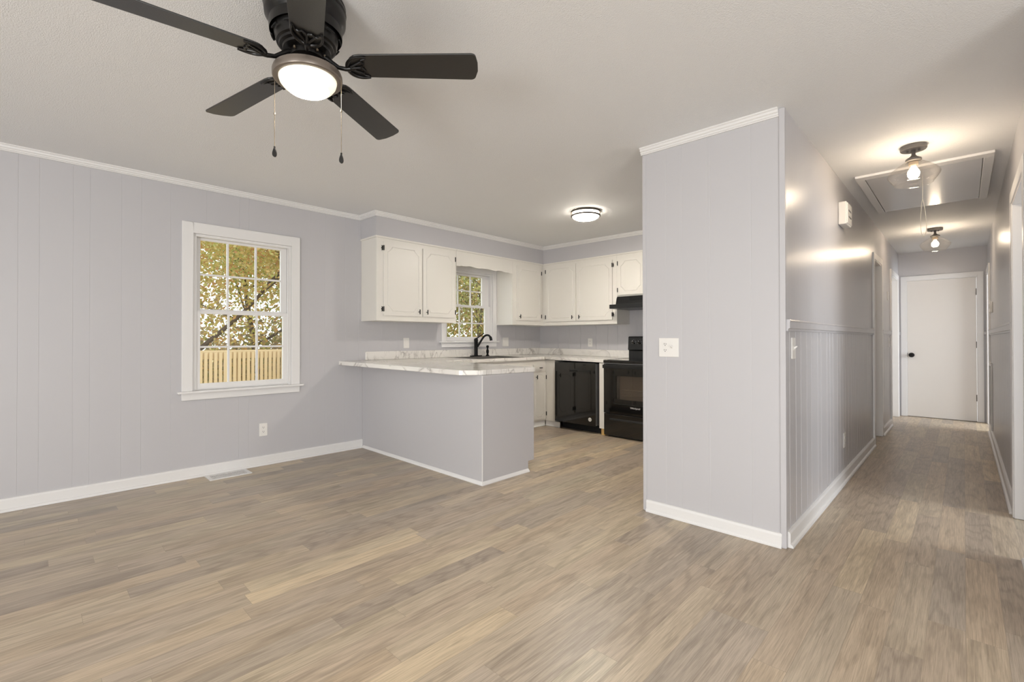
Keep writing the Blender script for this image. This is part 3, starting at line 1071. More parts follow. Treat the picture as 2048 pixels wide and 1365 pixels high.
# peninsula base
XP, YP, YP2 = -2.746, 2.5143, 3.131
e = empty('peninsula_cabinet', (-3.7, 2.82, 0))
tag(e, 'grey painted kitchen peninsula base under the marble overhang', 'cabinet')
prof = [(YP, 0.001), (YP2 - 0.075, 0.001), (YP2 - 0.075, 0.092), (YP2, 0.092), (YP2, 0.8685), (YP, 0.8685)]
vs = [Vector((x, a, b if b < 0.5 else (ct(x) - 0.040))) for x in (XL + 0.002, XP) for a, b in prof]
n = 6
MB().add(vs, [tuple(range(n)), tuple(range(n, 2 * n))[::-1]] + [(i, (i + 1) % n, n + (i + 1) % n, n + i) for i in range(n)]).build('body', M['wall'], e, bevel=0.0015)
MB().box(XP - 0.004, XP + 0.003, YP - 0.003, YP + 0.004, 0.02, 0.866).build('corner_bead', M['trim'], e, bevel=0.0015)
SHOE = [(0, 0.001), (0.018, 0.001), (0.018, 0.008), (0.012, 0.018), (0.004, 0.026), (0, 0.028)]
sweep('shoe_molding', [(XL + 0.03, YP), (XP, YP), (XP, YP2 - 0.075)], SHOE, M['trim'], parent=e)
FPn = frame((0, YP2, 0), (-1, 0, 0), (0, 1, 0))
MB().box(2.76, 4.03, 0.10, 0.868, 0.0005, 0.004, FPn).build('face_frame', M['cab'], e)
FPn2 = frame((0, YP2 + 0.004, 0), (-1, 0, 0), (0, 1, 0))
cab_door(e, FPn2, 2.80, 3.19, 0.13, 0.70, 'l', knob_top=True)
cab_door(e, FPn2, 3.21, 3.60, 0.13, 0.70, 'r', knob_top=True)
cab_door(e, FPn2, 3.66, 3.98, 0.13, 0.70, 'r', knob_top=True)
cab_door(e, FPn2, 2.80, 3.19, 0.73, 0.85, 'n')
cab_door(e, FPn2, 3.21, 3.60, 0.73, 0.85, 'n')
cab_door(e, FPn2, 3.66, 3.98, 0.73, 0.85, 'n')

# sink base
XF, YF = -4.04, 4.84
e = empty('sink_cabinet', (-4.3, 4.0, 0))
tag(e, 'white base cabinet under the sink beside the corner', 'cabinet')
mb = MB()
mb.box(XL + 0.002, XF, YP2 + 0.008, YB - 0.002, 0.072, 0.735)
mb.box(XF - 0.045, XF, YP2 + 0.008, YF, 0.735, 0.883)
mb.box(XL + 0.002, XF - 0.03, YP2 + 0.008, YB - 0.002, 0.001, 0.072)
mb.build('body', M['cab'], e)
FSk = frame((XF, 0, 0), (0, 1, 0), (1, 0, 0))
cab_door(e, FSk, 3.30, 3.68, 0.10, 0.715, 'l', knob_top=True)
cab_door(e, FSk, 3.70, 4.08, 0.10, 0.715, 'r', knob_top=True)
cab_door(e, FSk, 4.14, 4.50, 0.10, 0.715, 'l', knob_top=True)
cab_door(e, FSk, 4.585, 4.832, 0.10, 0.715, 'r', knob_top=True, ins=0.03)
cab_door(e, FSk, 4.585, 4.825, 0.735, 0.822, 'n')
cab_door(e, FSk, 3.70, 4.08, 0.735, 0.822, 'n')
sweep('kick_board', [(XF - 0.012, 3.2), (XF - 0.012, YF - 0.001)], [(0, 0.001), (0.012, 0.001), (0.012, 0.01), (0.004, 0.018), (0.002, 0.068), (0, 0.07)], M['trim'], parent=e)

e = empty('corner_cabinet', (-3.96, 4.9, 0))
tag(e, 'narrow white filler cabinet face left of the dishwasher', 'cabinet')
MB().box(XF + 0.0005, -3.874, YF, YB - 0.004, 0.072, 0.877).build('body', M['cab'], e, bevel=0.001)
sweep('kick_board', [(XF + 0.002, YF + 0.012), (-3.800, YF + 0.012)], [(0, 0.001), (0.012, 0.001), (0.012, 0.01), (0.004, 0.018), (0.002, 0.068), (0, 0.07)], M['trim'], parent=e)

e = empty('filler_cabinet', (-3.142, 4.9, 0))
tag(e, 'narrow white filler strip between dishwasher and stove', 'cabinet')
MB().box(-3.176, -3.109, YF - 0.02, YB - 0.004, 0.080, 0.868).build('body', M['cab'], e, bevel=0.001)
MB().box(-3.158, -3.112, YF - 0.004, YF + 0.3, 0.001, 0.0795).build('pine_block', M['wood'], e)['label'] = 'bare pine block at the foot of the strip'

# dishwasher
e = empty('dishwasher', (-3.5, 5.0, 0))
tag(e, 'gloss black dishwasher left of the stove', 'dishwasher')
MB().box(-3.862, -3.186, 4.850, 5.40, 0.095, 0.862).build('tub', M['pit'], e)
DY0 = 4.785
mb = MB()
mb.box(-3.836, -3.2075, DY0, 4.845, 0.098, 0.862)
mb.build('door', M['gloss'], e, bevel=0.004, seg=3)
MB().box(-3.207, -3.200, DY0 + 0.006, 4.845, 0.105, 0.855).build('door_edge', M['edge'], e)
MB().box(-3.60, -3.29, DY0 - 0.004, DY0 - 0.0005, 0.744, 0.776).build('pocket_handle', M['satin'], e, bevel=0.001)
MB().box(-3.595, -3.47, DY0 - 0.006, DY0 - 0.0045, 0.749, 0.768).build('badge', M['pit'], e)
MB().box(-3.80, -3.18, 4.905, 4.93, 0.001, 0.094).build('toe_panel', M['pit'], e)


def Fst(x, y, z):
    return Vector((-3.288 + x, DY0 - z, 0.174 + y))


st_ = MB().lathe([(0.0235, 0.0005), (0.0235, 0.002), (0, 0.002)], 32, F=Fst).build('round_sticker', M['plate'], e)
mb = MB()
for k in range(3):
    mb.tube([Fst(-0.010 + 0.010 * k, -0.011, 0.0024), Fst(-0.010 + 0.010 * k, 0.011, 0.0024)], 0.0011, 5)
mb.lathe([(0.0165, 0.0021), (0.0165, 0.0028), (0.0150, 0.0028), (0.0150, 0.0021)], 28, F=Fst, close=False)
mb.build('sticker_print', M['dark'], st_)

# stove
SXa, SXb, SFY = -3.100, -2.340, 4.800
e = empty('electric_range', (-2.72, 5.1, 0))
tag(e, 'black electric range with backguard knobs and windowed oven door', 'stove')
MB().box(SXa + 0.004, SXb - 0.004, SFY + 0.045, YB - 0.012, 0.03, 0.868).build('body', M['satin'], e)
MB().box(SXa - 0.003, SXb + 0.003, SFY - 0.008, YB - 0.085, 0.874, 0.905).build('cooktop', M['gloss'], e, bevel=0.006, seg=3)
MB().box(SXa + 0.03, SXb - 0.03, SFY + 0.03, YB - 0.11, 0.9055, 0.908).build('glass_top', M['gloss'], e, bevel=0.001)
MB().box(SXa + 0.004, SXb - 0.004, SFY + 0.006, SFY + 0.044, 0.862, 0.8735).build('vent_strip', M['edge'], e)
# oven door: frame with window hole
FO = frame((0, SFY, 0), (1, 0, 0), (0, -1, 0))
mb = MB()
a0, a1, b0, b1 = SXa, SXb, 0.282, 0.858
w0, w1, v0, v1 = -2.932, -2.508, 0.452, 0.726
mb.box(a0, w0, b0, b1, -0.04, 0, FO)
mb.box(w1, a1, b0, b1, -0.04, 0, FO)
mb.box(w0, w1, b0, v0, -0.04, 0, FO)
mb.box(w0, w1, v1, b1, -0.04, 0, FO)
od = mb.build('oven_door', M['gloss'], e, bevel=0.0)
mb = MB()
for (p, q, r_, s_) in ((w0 - 0.03, w0 - 0.022, v0 - 0.05, v1 + 0.06), (w1 + 0.022, w1 + 0.03, v0 - 0.05, v1 + 0.06)):
    mb.box(p, q, r_, s_, 0.0005, 0.003, FO)
mb.box(w0 - 0.03, w1 + 0.03, v0 - 0.058, v0 - 0.05, 0.0005, 0.003, FO)
mb.build('window_border', M['satin'], od)
MB().box(w0, w1, v0, v1, -0.010, -0.006, FO).build('oven_window', M['oven_glass'], od)
MB().box(SXa - 0.002, SXb + 0.002, 0.811, 0.853, 0.0005, 0.030, FO).build('oven_handle', M['satin'], od, bevel=0.006, seg=3)
# oven cavity behind the window
M['cavity'] = mat('grey oven cavity enamel', (138, 130, 122), 0.5)
M['rack'] = mat('bright oven rack', (230, 225, 215), 0.25, metal=0.8)
MB().box(w0 - 0.0, w0 + 0.03, v0, v1, -0.039, -0.012, FO).build('inner_frame', M['edge'], od)
MB().box(w0 + 0.03, w1, v0, v1, -0.0395, -0.036, FO).build('inner_glass', M['cavity'], od)
mb = MB()
for zz in (0.50, 0.565):
    mb.tube([FO(w0 + 0.04, zz, -0.028), FO(w1 - 0.02, zz, -0.028)], 0.0022, 6)
mb.build('oven_rack', M['rack'], od)
# drawer
dr = MB().box(SXa, SXb, 0.02, 0.274, -0.04, -0.002, FO).build('drawer', M['gloss'], e, bevel=0.004)
mb = MB()
hp = [(-0.002, 0.225), (0.012, 0.212), (0.014, 0.204), (-0.002, 0.200)]
vs = [FO(a, b, c_) for a in (-3.02, -2.42) for c_, b in hp]
mb.add(vs, [(0, 1, 2, 3), (7, 6, 5, 4)] + [(i, (i + 1) % 4, 4 + (i + 1) % 4, 4 + i) for i in range(4)])
mb.build('drawer_pull', M['satin'], dr)
MB().box(SXa + 0.03, SXb - 0.03, 0.001, 0.03, -0.3, -0.06, FO).build('plinth', M['pit'], e)
# back guard
bgp = [(5.438, 0.905), (5.372, 0.905), (5.372, 1.008), (5.350, 1.022), (5.362, 1.180), (5.372, 1.190), (5.438, 1.190)]
vs = [Vector((x, a, b)) for x in (SXa + 0.006, SXb - 0.006) for a, b in bgp]
n = len(bgp)
bg = MB().add(vs, [tuple(range(n)), tuple(range(n, 2 * n))[::-1]] + [(i, (i + 1) % n, n + (i + 1) % n, n + i) for i in range(n)]).build('back_guard', M['satin'], e, bevel=0.004)
for kx_ in (-3.014, -2.933, -2.507, -2.426):
    def Fkn(x, y, z, kx_=kx_):
        return Vector((kx_ + x, 5.357 - z - y * 0.075, 1.117 + y))
    k_ = MB().lathe([(0.024, 0.001), (0.024, 0.006), (0.020, 0.008), (0.019, 0.024), (0, 0.025)], 24, F=Fkn).build('control_knob', M['gloss'], bg, smooth=True)
    mb = MB()
    for an in range(-120, 130, 40):
        ca, sa = math.sin(R(an)), math.cos(R(an))
        mb.tube([Fkn(0.030 * ca, 0.030 * sa, 0.002), Fkn(0.034 * ca, 0.034 * sa, 0.002)], 0.0014, 5)
    mb.box(-0.0012, 0.0012, 0.004, 0.017, 0.0252, 0.0262, Fkn)
    mb.tube([Fkn(-0.010, -0.047, 0.002), Fkn(0.010, -0.047, 0.002)], 0.0018, 5)
    mb.tube([Fkn(0.0, -0.052, 0.002), Fkn(0.0, -0.042, 0.002)], 0.0018, 5)
    mb.build('dial_marks', M['dial'], bg)


def text_mesh(name, txt, size, mt, parent, loc, rot, ext=0.0006):
    cu = bpy.data.curves.new(name, 'FONT')
    cu.body = txt
    cu.size = size
    cu.extrude = ext
    cu.align_x = 'CENTER'
    cu.align_y = 'CENTER'
    tmp = bpy.data.objects.new('tmp_text', cu)
    C.objects.link(tmp)
    dg = bpy.context.evaluated_depsgraph_get()
    me = bpy.data.meshes.new_from_object(tmp.evaluated_get(dg))
    bpy.data.objects.remove(tmp)
    me.materials.clear()
    me.materials.append(mt)
    o = bpy.data.objects.new(name, me)
    C.objects.link(o)
    o.parent = parent
    o.location = Vector(loc) - parent_world(parent)
    o.rotation_euler = rot
    return o


text_mesh('brand_lettering', 'Whirlpool', 0.030, M['silver'], od, (-2.685, SFY - 0.001, 0.366), (R(90), 0, 0))

# ------------------------------------------------------------------ plates, outlets, switches


def plate(name, F, a0, a1, b0, b1, label, cat, kind, group=None):
    e = empty(name, F((a0 + a1) / 2, (b0 + b1) / 2, 0))
    tag(e, label, cat, group)
    MB().box(a0, a1, b0, b1, 0.0003, 0.006, F).build('cover_plate', M['plate'], e, bevel=0.002)
    am, bm_ = (a0 + a1) / 2, (b0 + b1) / 2

    def toggle(a):
        MB().box(a - 0.006, a + 0.006, bm_ - 0.012, bm_ + 0.012, 0.0062, 0.0075, F).build('toggle_slot', M['plate'], e)
        vs = [F(a + s1 * 0.004, bm_ + bz, c_) for s1 in (-1, 1) for bz, c_ in ((-0.006, 0.0078), (0.007, 0.0078), (0.014, 0.022), (0.008, 0.024))]
        MB().add(vs, [(0, 1, 2, 3), (7, 6, 5, 4), (0, 1, 5, 4), (1, 2, 6, 5), (2, 3, 7, 6), (3, 0, 4, 7)]).build('toggle', M['plate'], e)

    def duplex(a):
        for s in (-1, 1):
            bc = bm_ + s * 0.0195
            pts = []
            for i in range(20):
                an = 2 * math.pi * i / 20
                pts.append((a + 0.0165 * math.cos(an), bc + max(-0.0125, min(0.0125, 0.0165 * math.sin(an)))))
            n = len(pts)
            vs = [F(p, q, c_) for c_ in (0.0062, 0.0078) for p, q in pts]
            rc = MB().add(vs, [tuple(range(n)), tuple(range(n, 2 * n))[::-1]] + [(i, (i + 1) % n, n + (i + 1) % n, n + i) for i in range(n)]).build('receptacle', M['plate'], e)
            mb = MB()
            mb.box(a - 0.0075, a - 0.0050, bc - 0.001, bc + 0.008, 0.0079, 0.0084, F)
            mb.box(a + 0.0050, a + 0.0075, bc - 0.001, bc + 0.007, 0.0079, 0.0084, F)
            mb.box(a - 0.0022, a + 0.0022, bc - 0.0092, bc - 0.0042, 0.0079, 0.0084, F)
            mb.build('slots', M['dark'], rc)

    def rocker(a):
        MB().box(a - 0.0165, a + 0.0165, bm_ - 0.033, bm_ + 0.033, 0.0062, 0.0085, F).build('rocker', M['plate'], e, bevel=0.001)
    if kind == 'duplex':
        duplex(am)
    elif kind == 'toggle':
        toggle(am)
    elif kind == 'rocker':
        rocker(am)
    elif kind == 'two':
        rocker(am - 0.023)
        rocker(am + 0.023)
    elif kind == 'mixed':
        duplex(am - 0.023)
        toggle(am + 0.023)
    elif kind == 'blank':
        pass
    return e


plate('wall_outlet', FL, 1.493, 1.563, 0.269, 0.386, 'white duplex outlet low on the wall under the large window', 'outlet', 'duplex')
plate('light_switch', FL, 3.026, 3.103, 1.055, 1.173, 'white switch plate above the backsplash left of the sink window', 'light switch', 'rocker')
plate('light_switch', FL, 4.638, 4.756, 1.058, 1.179, 'white double switch plate right of the sink window', 'light switch', 'two')
plate('wall_outlet', FB, -3.772, -3.699, 1.052, 1.164, 'white duplex outlet on the wall left of the stove', 'outlet', 'duplex')
plate('switch_plate', FS, -1.449, -1.315, 1.040, 1.163, 'wide white plate with outlet and switch on the partition end', 'switch plate', 'mixed')
plate('light_switch', FH, 3.032, 3.110, 1.042, 1.163, 'white toggle switch at the start of the hallway wainscot', 'light switch', 'toggle')
plate('wall_outlet', FH, 4.615, 4.69, 0.27, 0.388, 'white outlet low on the hallway wainscot', 'outlet', 'duplex')
plate('wall_plate', FH, 7.72, 7.80, 1.655, 1.765, 'small white plate high between the left hallway doorways', 'wall plate', 'blank')
plate('light_switch', FH, 7.83, 7.91, 1.05, 1.168, 'white toggle switch between the left hallway doorways', 'light switch', 'toggle')

# floor register
e = empty('floor_register', (-4.525, 1.21, 0))
tag(e, 'white slotted floor vent beside the left baseboard', 'floor vent')
vx0, vx1, vy0, vy1 = -4.612, -4.437, 1.055, 1.371
mb = MB()
mb.box(vx0, vx1, vy0, vy0 + 0.03, 0.0005, 0.006)
mb.box(vx0, vx1, vy1 - 0.03, vy1, 0.0005, 0.006)
mb.box(vx0, vx0 + 0.03, vy0 + 0.03, vy1 - 0.03, 0.0005, 0.006)
mb.box(vx1 - 0.03, vx1, vy0 + 0.03, vy1 - 0.03, 0.0005, 0.006)
mb.build('register_frame', M['trim'], e)
mb = MB()
k = 0
yy = vy0 + 0.034
while yy < vy1 - 0.034:
    mb.box(vx0 + 0.03, vx1 - 0.03, yy, yy + 0.006, 0.001, 0.0055)
    yy += 0.0115
mb.box((vx0 + vx1) / 2 - 0.003, (vx0 + vx1) / 2 + 0.003, vy0 + 0.03, vy1 - 0.03, 0.0012, 0.005)
mb.build('louvers', M['trim'], e)
MB().box(vx0 + 0.028, vx1 - 0.028, vy0 + 0.028, vy1 - 0.028, 0.0003, 0.0009).build('duct_opening', M['edge'], e)

# ------------------------------------------------------------------ hallway fittings
e = empty('door_chime', (XH, 4.52, 2.145))
tag(e, 'white box chime high on the left hallway wall', 'door chime')
MB().box(XH + 0.0005, XH + 0.056, 4.448, 4.66, 2.058, 2.236).build('chime_cover', M['plate'], e, bevel=0.008, seg=3)
MB().box(XH + 0.010, XH + 0.062, 4.462, 4.648, 2.066, 2.228).build('front_panel', M['plate'], e, bevel=0.006, seg=3)
for zz in (2.12, 2.17):
    MB().box(XH + 0.0622, XH + 0.0635, 4.50, 4.61, zz - 0.006, zz + 0.006).build('sound_slot', M['edge'], e)

e = empty('thermostat', (XR, 7.95, 1.53))
tag(e, 'small white thermostat on the right hallway wall', 'thermostat')
MB().box(XR - 0.026, XR - 0.0005, 7.60, 7.72, 1.455, 1.575).build('thermostat_body', M['plate'], e, bevel=0.004)
MB().box(XR - 0.0275, XR - 0.0262, 7.625, 7.695, 1.50, 1.55).build('display', M['edge'], e)

e = empty('return_grille', (XR, 7.98, 0.45))
tag(e, 'tall white return air grille low on the right hallway wall', 'air vent')
mb = MB()
ga0, ga1, gb0, gb1 = 7.76, 8.235, 0.092, 0.862
for (p, q, r_, s_) in ((ga0, ga0 + 0.03, gb0, gb1), (ga1 - 0.03, ga1, gb0, gb1), (ga0 + 0.03, ga1 - 0.03, gb0, gb0 + 0.03), (ga0 + 0.03, ga1 - 0.03, gb1 - 0.03, gb1)):
    mb.box(p, q, r_, s_, 0.0008, 0.018, FR)
mb.build('grille_frame', M['trim'], e, bevel=0.002)
mb = MB()
zz = gb0 + 0.035
while zz < gb1 - 0.04:
    mb.add([FR(ga0 + 0.03, zz, 0.002), FR(ga1 - 0.03, zz, 0.002), FR(ga1 - 0.03, zz + 0.010, 0.015), FR(ga0 + 0.03, zz + 0.010, 0.015),
            FR(ga0 + 0.03, zz + 0.002, 0.002), FR(ga1 - 0.03, zz + 0.002, 0.002), FR(ga1 - 0.03, zz + 0.012, 0.015), FR(ga0 + 0.03, zz + 0.012, 0.015)],
           [(0, 1, 2, 3), (7, 6, 5, 4), (0, 1, 5, 4), (1, 2, 6, 5), (2, 3, 7, 6), (3, 0, 4, 7)])
    zz += 0.018
mb.build('louvers', M['trim'], e)

# attic hatch
e = empty('attic_hatch', (-0.23, 5.3, 2.44))
tag(e, 'grey attic access panel with white frame in the hallway ceiling', 'attic hatch')
hx0, hx1, hy0, hy1 = -0.615, 0.160, 4.557, 5.99
mb = MB()
zt_, zb_ = 2.4393, 2.421
mb.box(hx0, hx1, hy0, 4.645, zb_, zt_)
mb.box(hx0, -0.562, 4.645, hy1, zb_, zt_)
mb.box(0.107, hx1, 4.645, hy1, zb_, zt_)
mb.box(-0.562, 0.107, 5.972, hy1, zb_ + 0.008, zt_)
mb.build('hatch_frame', M['trim'], e, bevel=0.002)
hp_ = MB().box(-0.557, 0.102, 4.651, 5.966, 2.4255, 2.4385).build('hatch_panel', M['hatch'], e)
e = empty('pull_cord', (-0.222, 4.78, 2.42))
tag(e, 'thin white pull cord looped below the attic hatch', 'pull cord')
pc = Vector((-0.222, 4.78, 2.4252))
pts_ = [pc + Vector((0, 0, -0.002)), pc + Vector((0.001, 0, -0.10)), pc + Vector((0.0, 0, -0.20))]
lp = []
for i in range(25):
    t = i / 24 * 2 * math.pi
    s = 0.5 - 0.5 * math.cos(t)
    lp.append(pc + Vector((0.024 * math.sin(t) * (0.35 + 0.65 * s) + 0.006 * s, -0.024 * math.sin(t) * (0.35 + 0.65 * s), -0.20 - 0.285 * s)))
MB().tube(pts_, 0.0022, 6).tube(lp, 0.0020, 6).build('cord', M['cord'], e, smooth=True)


def hall_lamp(x, y, label):
    z0 = 2.44
    e = empty('ceiling_lamp', (x, y, z0))
    tag(e, label, 'ceiling light')
    MB().lathe([(0.069, -0.0006), (0.070, -0.006), (0.070, -0.024), (0.066, -0.029), (0, -0.029)], 40, (x, y, z0)).build('canopy', M['grey'], e, smooth=True)
    mb = MB()
    mb.lathe([(0.011, -0.0295), (0.011, -0.060), (0.020, -0.072), (0.040, -0.084), (0.043, -0.088), (0.043, -0.100), (0.034, -0.104), (0.032, -0.104)], 28, (x, y, z0))
    for dx in (-0.030, 0.030):
        mb.lathe([(0.006, -0.0295), (0.006, -0.040), (0, -0.042)], 12, (x + dx, y - 0.008, z0))
    mb.build('stem', M['grey'], e, smooth=True)
    MB().lathe([(0.022, -0.1045), (0.026, -0.108), (0.026, -0.128), (0.020, -0.132), (0, -0.132)], 24, (x, y, z0)).build('socket', M['socket'], e, smooth=True)
    MB().lathe([(0.013, -0.1325), (0.016, -0.142), (0.026, -0.158), (0.0285, -0.1665), (0, -0.1665)], 24, (x, y, z0)).build('bulb_collar', M['collar'], e, smooth=True)
    MB().lathe([(0.0285, -0.167), (0.032, -0.180), (0.029, -0.200), (0.018, -0.214), (0, -0.219)], 24, (x, y, z0)).build('bulb', M['bulb'], e, smooth=True)
    # glass bowl: flared body, open below, real thickness
    pr0 = [(0.036, -0.1035), (0.055, -0.110), (0.090, -0.135), (0.120, -0.160), (0.136, -0.180), (0.139, -0.190), (0.134, -0.204), (0.120, -0.226), (0.102, -0.250), (0.101, -0.254)]
    pr1 = [(r - 0.0022, z - 0.0004) for r, z in pr0][::-1]
    MB().lathe(pr0 + pr1 + [pr0[0]], 48, (x, y, z0), close=False).build('glass_shade', M['shade'], e, smooth=True)
    return e


hall_lamp(-0.235, 4.10, 'clear glass bowl ceiling light in front of the attic hatch')
hall_lamp(-0.234, 7.33, 'clear glass bowl ceiling light near the end door')

# kitchen flush light
kx0, ky0 = -2.765, 3.955
kz = zc(kx0)
e = empty('flush_light', (kx0, ky0, kz))
tag(e, 'round white flush ceiling light with nickel rings in the kitchen', 'ceiling light')
MB().lathe([(0.150, -0.0015), (0.112, -0.006), (0.150, -0.020), (0.138, -0.021), (0.138, -0.0015)], 56, (kx0, ky0, kz), close=False).build('upper_ring', M['nickel'], e, smooth=True)
MB().lathe([(0.147, -0.042), (0.149, -0.044), (0.149, -0.055), (0.145, -0.058), (0.136, -0.058), (0.136, -0.042), (0.147, -0.042)], 56, (kx0, ky0, kz), close=False).build('lower_ring', M['nickel'], e, smooth=True)
MB().lathe([(0.132, -0.012), (0.132, -0.056), (0.124, -0.068), (0.104, -0.079), (0.072, -0.086), (0.035, -0.089), (0, -0.090)], 56, (kx0, ky0, kz)).build('diffuser', M['diffuser'], e, smooth=True)
for an in (30, 120, 210, 300):
    c_, s_ = math.cos(R(an)), math.sin(R(an))
    MB().tube([(kx0 + 0.1415 * c_, ky0 + 0.1415 * s_, kz - 0.019), (kx0 + 0.1415 * c_, ky0 + 0.1415 * s_, kz - 0.0455)], 0.003, 8).build('ring_post', M['nickel'], e)

# ------------------------------------------------------------------ ceiling fan
FC = Vector((-1.808, 0.7411, zc(-1.808) - 0.004))
ax = Vector((0.0343, 0.0215, -1.0)).normalized()
e1 = (Vector((1, 0, 0)) - ax * ax.x).normalized()
e2 = ax.cross(e1)
if e2.y < 0:
    e2 = -e2


def fanF(x, y, z):
    """local z is up along the fan axis"""
    return FC + e1 * x + e2 * y - ax * z


fan = empty('ceiling_fan', FC)
tag(fan, 'black five-blade flush mount ceiling fan with lit bowl', 'ceiling fan')
hs = MB().lathe([(0.10, 0.0), (0.142, -0.001), (0.146, -0.010), (0.143, -0.014), (0.146, -0.020), (0.147, -0.030), (0.143, -0.034), (0.145, -0.042), (0.143, -0.070), (0.132, -0.086), (0.128, -0.092),
                 (0.130, -0.110), (0.128, -0.130), (0.118, -0.112), (0.108, -0.162), (0.106, -0.170), (0.098, -0.174), (0.096, -0.182), (0.086, -0.186), (0.084, -0.194), (0.072, -0.198), (0, -0.198)], 64, F=fanF)
hs.build('motor_housing', M['fan'], fan, smooth=True)
mb = MB()
for i in range(10):
    a0_ = i / 10 * 2 * math.pi + 0.2
    pts_ = []
    for k in range(6):
        a_ = a0_ + (k / 5) * 0.30
        pts_.append(fanF(0.1215 * math.cos(a_), 0.1215 * math.sin(a_), -0.1445))
    mb.tube(pts_, 0.0036, 6)
mb.build('vent_slots', M['pit'], fan)
MB().lathe([(0.060, -0.1985), (0.062, -0.205), (0.062, -0.222), (0.050, -0.226), (0.046, -0.230), (0.046, -0.262), (0.050, -0.266), (0, -0.266)], 48, F=fanF).build('switch_housing', M['fan'], fan, smooth=True)
MB().lathe([(0.045, -0.2665), (0.112, -0.268), (0.121, -0.272), (0.124, -0.280), (0.124, -0.298), (0.122, -0.3015), (0.116, -0.3035), (0.104, -0.3015), (0.1035, -0.2905), (0.045, -0.2900)], 64, F=fanF, close=False).build('light_rim', M['rim'], fan, smooth=True)
# bowl has its own origin on the fan axis so its glow can be centred
bo = MB().lathe([(0.1025, -0.2965), (0.1025, -0.303), (0.099, -0.315), (0.089, -0.328), (0.072, -0.340), (0.050, -0.3485), (0.025, -0.353), (0, -0.354)], 64, F=fanF).build('glass_bowl', M['bowl'], fan, smooth=True)
# chain of screws and springs under the hub
mb = MB()
for i in range(10):
    a_ = i / 10 * 2 * math.pi + 0.15
    mb.tube([fanF(0.066 * math.cos(a_), 0.066 * math.sin(a_), -0.2055), fanF(0.066 * math.cos(a_), 0.066 * math.sin(a_), -0.214)], 0.0045, 8)
mb.build('hub_screws', M['chain'], fan)

ph = 0.849
tau = 2 * math.pi
blade_proto = None


def fan_local(th, r_, t_, z_):
    c, s = math.cos(th), math.sin(th)
    return fanF(r_ * c - t_ * s, r_ * s + t_ * c, z_)


bp_ = R(12)
for k in range(5):
    th = ph + k * tau / 5
    # blade outline (r, t): rounded root, rounded tip corners
    out = []
    hw0, hw1 = 0.054, 0.064
    r0_, r1_ = 0.150, 0.648
    for i in range(9):
        a_ = math.pi / 2 + math.pi * i / 8
        out.append((r0_ + 0.050 + 0.050 * math.cos(a_), hw0 * math.sin(a_)))
    cr_ = 0.020
    for (cx_, cy_, a0_, a1_) in ((r1_ - cr_ - 0.006, -hw1 + cr_, -90, -5), (r1_ - cr_ - 0.006, hw1 - cr_, 5, 90)):
        for i in range(5):
            a_ = R(a0_ + (a1_ - a0_) * i / 4)
            out.append((cx_ + cr_ * math.cos(a_), cy_ + cr_ * math.sin(a_)))
        if a0_ == -90:
            out.append((r1_, -0.02))
            out.append((r1_ + 0.001, 0.02))
    n = len(out)
    zb0 = -0.246

    def bl(r_, t_, dz):
        return fan_local(th, r_, t_ * math.cos(bp_) , zb0 - t_ * math.sin(bp_) + dz)
    vs = [bl(r_, t_, 0.0) for r_, t_ in out] + [bl(r_, t_, 0.006) for r_, t_ in out]
    b_ = MB().add(vs, [tuple(range(n))[::-1], tuple(range(n, 2 * n))] + [(i, (i + 1) % n, n + (i + 1) % n, n + i) for i in range(n)]).build('blade', M['blade'], fan, bevel=0.0015)
    # blade iron: curved arm plus an open scroll under the blade root
    mb = MB()
    arm = [(0.052, 0, -0.209), (0.072, 0, -0.214), (0.092, 0, -0.232), (0.115, 0, -0.250), (0.142, 0, -0.256), (0.160, 0, -0.255)]
    mb.tube([fan_local(th, *p) for p in arm], [0.009, 0.0085, 0.008, 0.0075, 0.008, 0.010], 10)
    for sgn in (-1, 1):
        oc = []
        for i in range(13):
            a_ = math.pi * (1 - 0.60 * i / 12)
            oc.append(bl(0.199 + 0.050 * math.cos(a_) + 0.012 * (i / 12) ** 3, sgn * 0.050 * math.sin(a_), -0.005))
        mb.tube(oc, [0.0085 - 0.0045 * i / 12 for i in range(13)], 8)
        # inner leaf curling back to the centre
        ic = [(0.223, 0.043), (0.206, 0.036), (0.204, 0.026), (0.212, 0.016), (0.208, 0.007), (0.198, 0.0)]
        mb.tube([bl(a, sgn * b, -0.0045) for a, b in ic], [0.003, 0.0035, 0.0038, 0.0038, 0.0038, 0.0045], 6)
        mb.tube([bl(0.155, 0, -0.006), bl(0.178, sgn * 0.014, -0.0055), bl(0.206, sgn * 0.030, -0.0045)], [0.006, 0.0045, 0.0035], 6)
    mb.tube([bl(0.150, 0, -0.006), bl(0.175, 0, -0.006), bl(0.200, 0, -0.0045)], [0.008, 0.006, 0.004], 8)
    mb.build('blade_iron', M['fan'], fan, smooth=True)

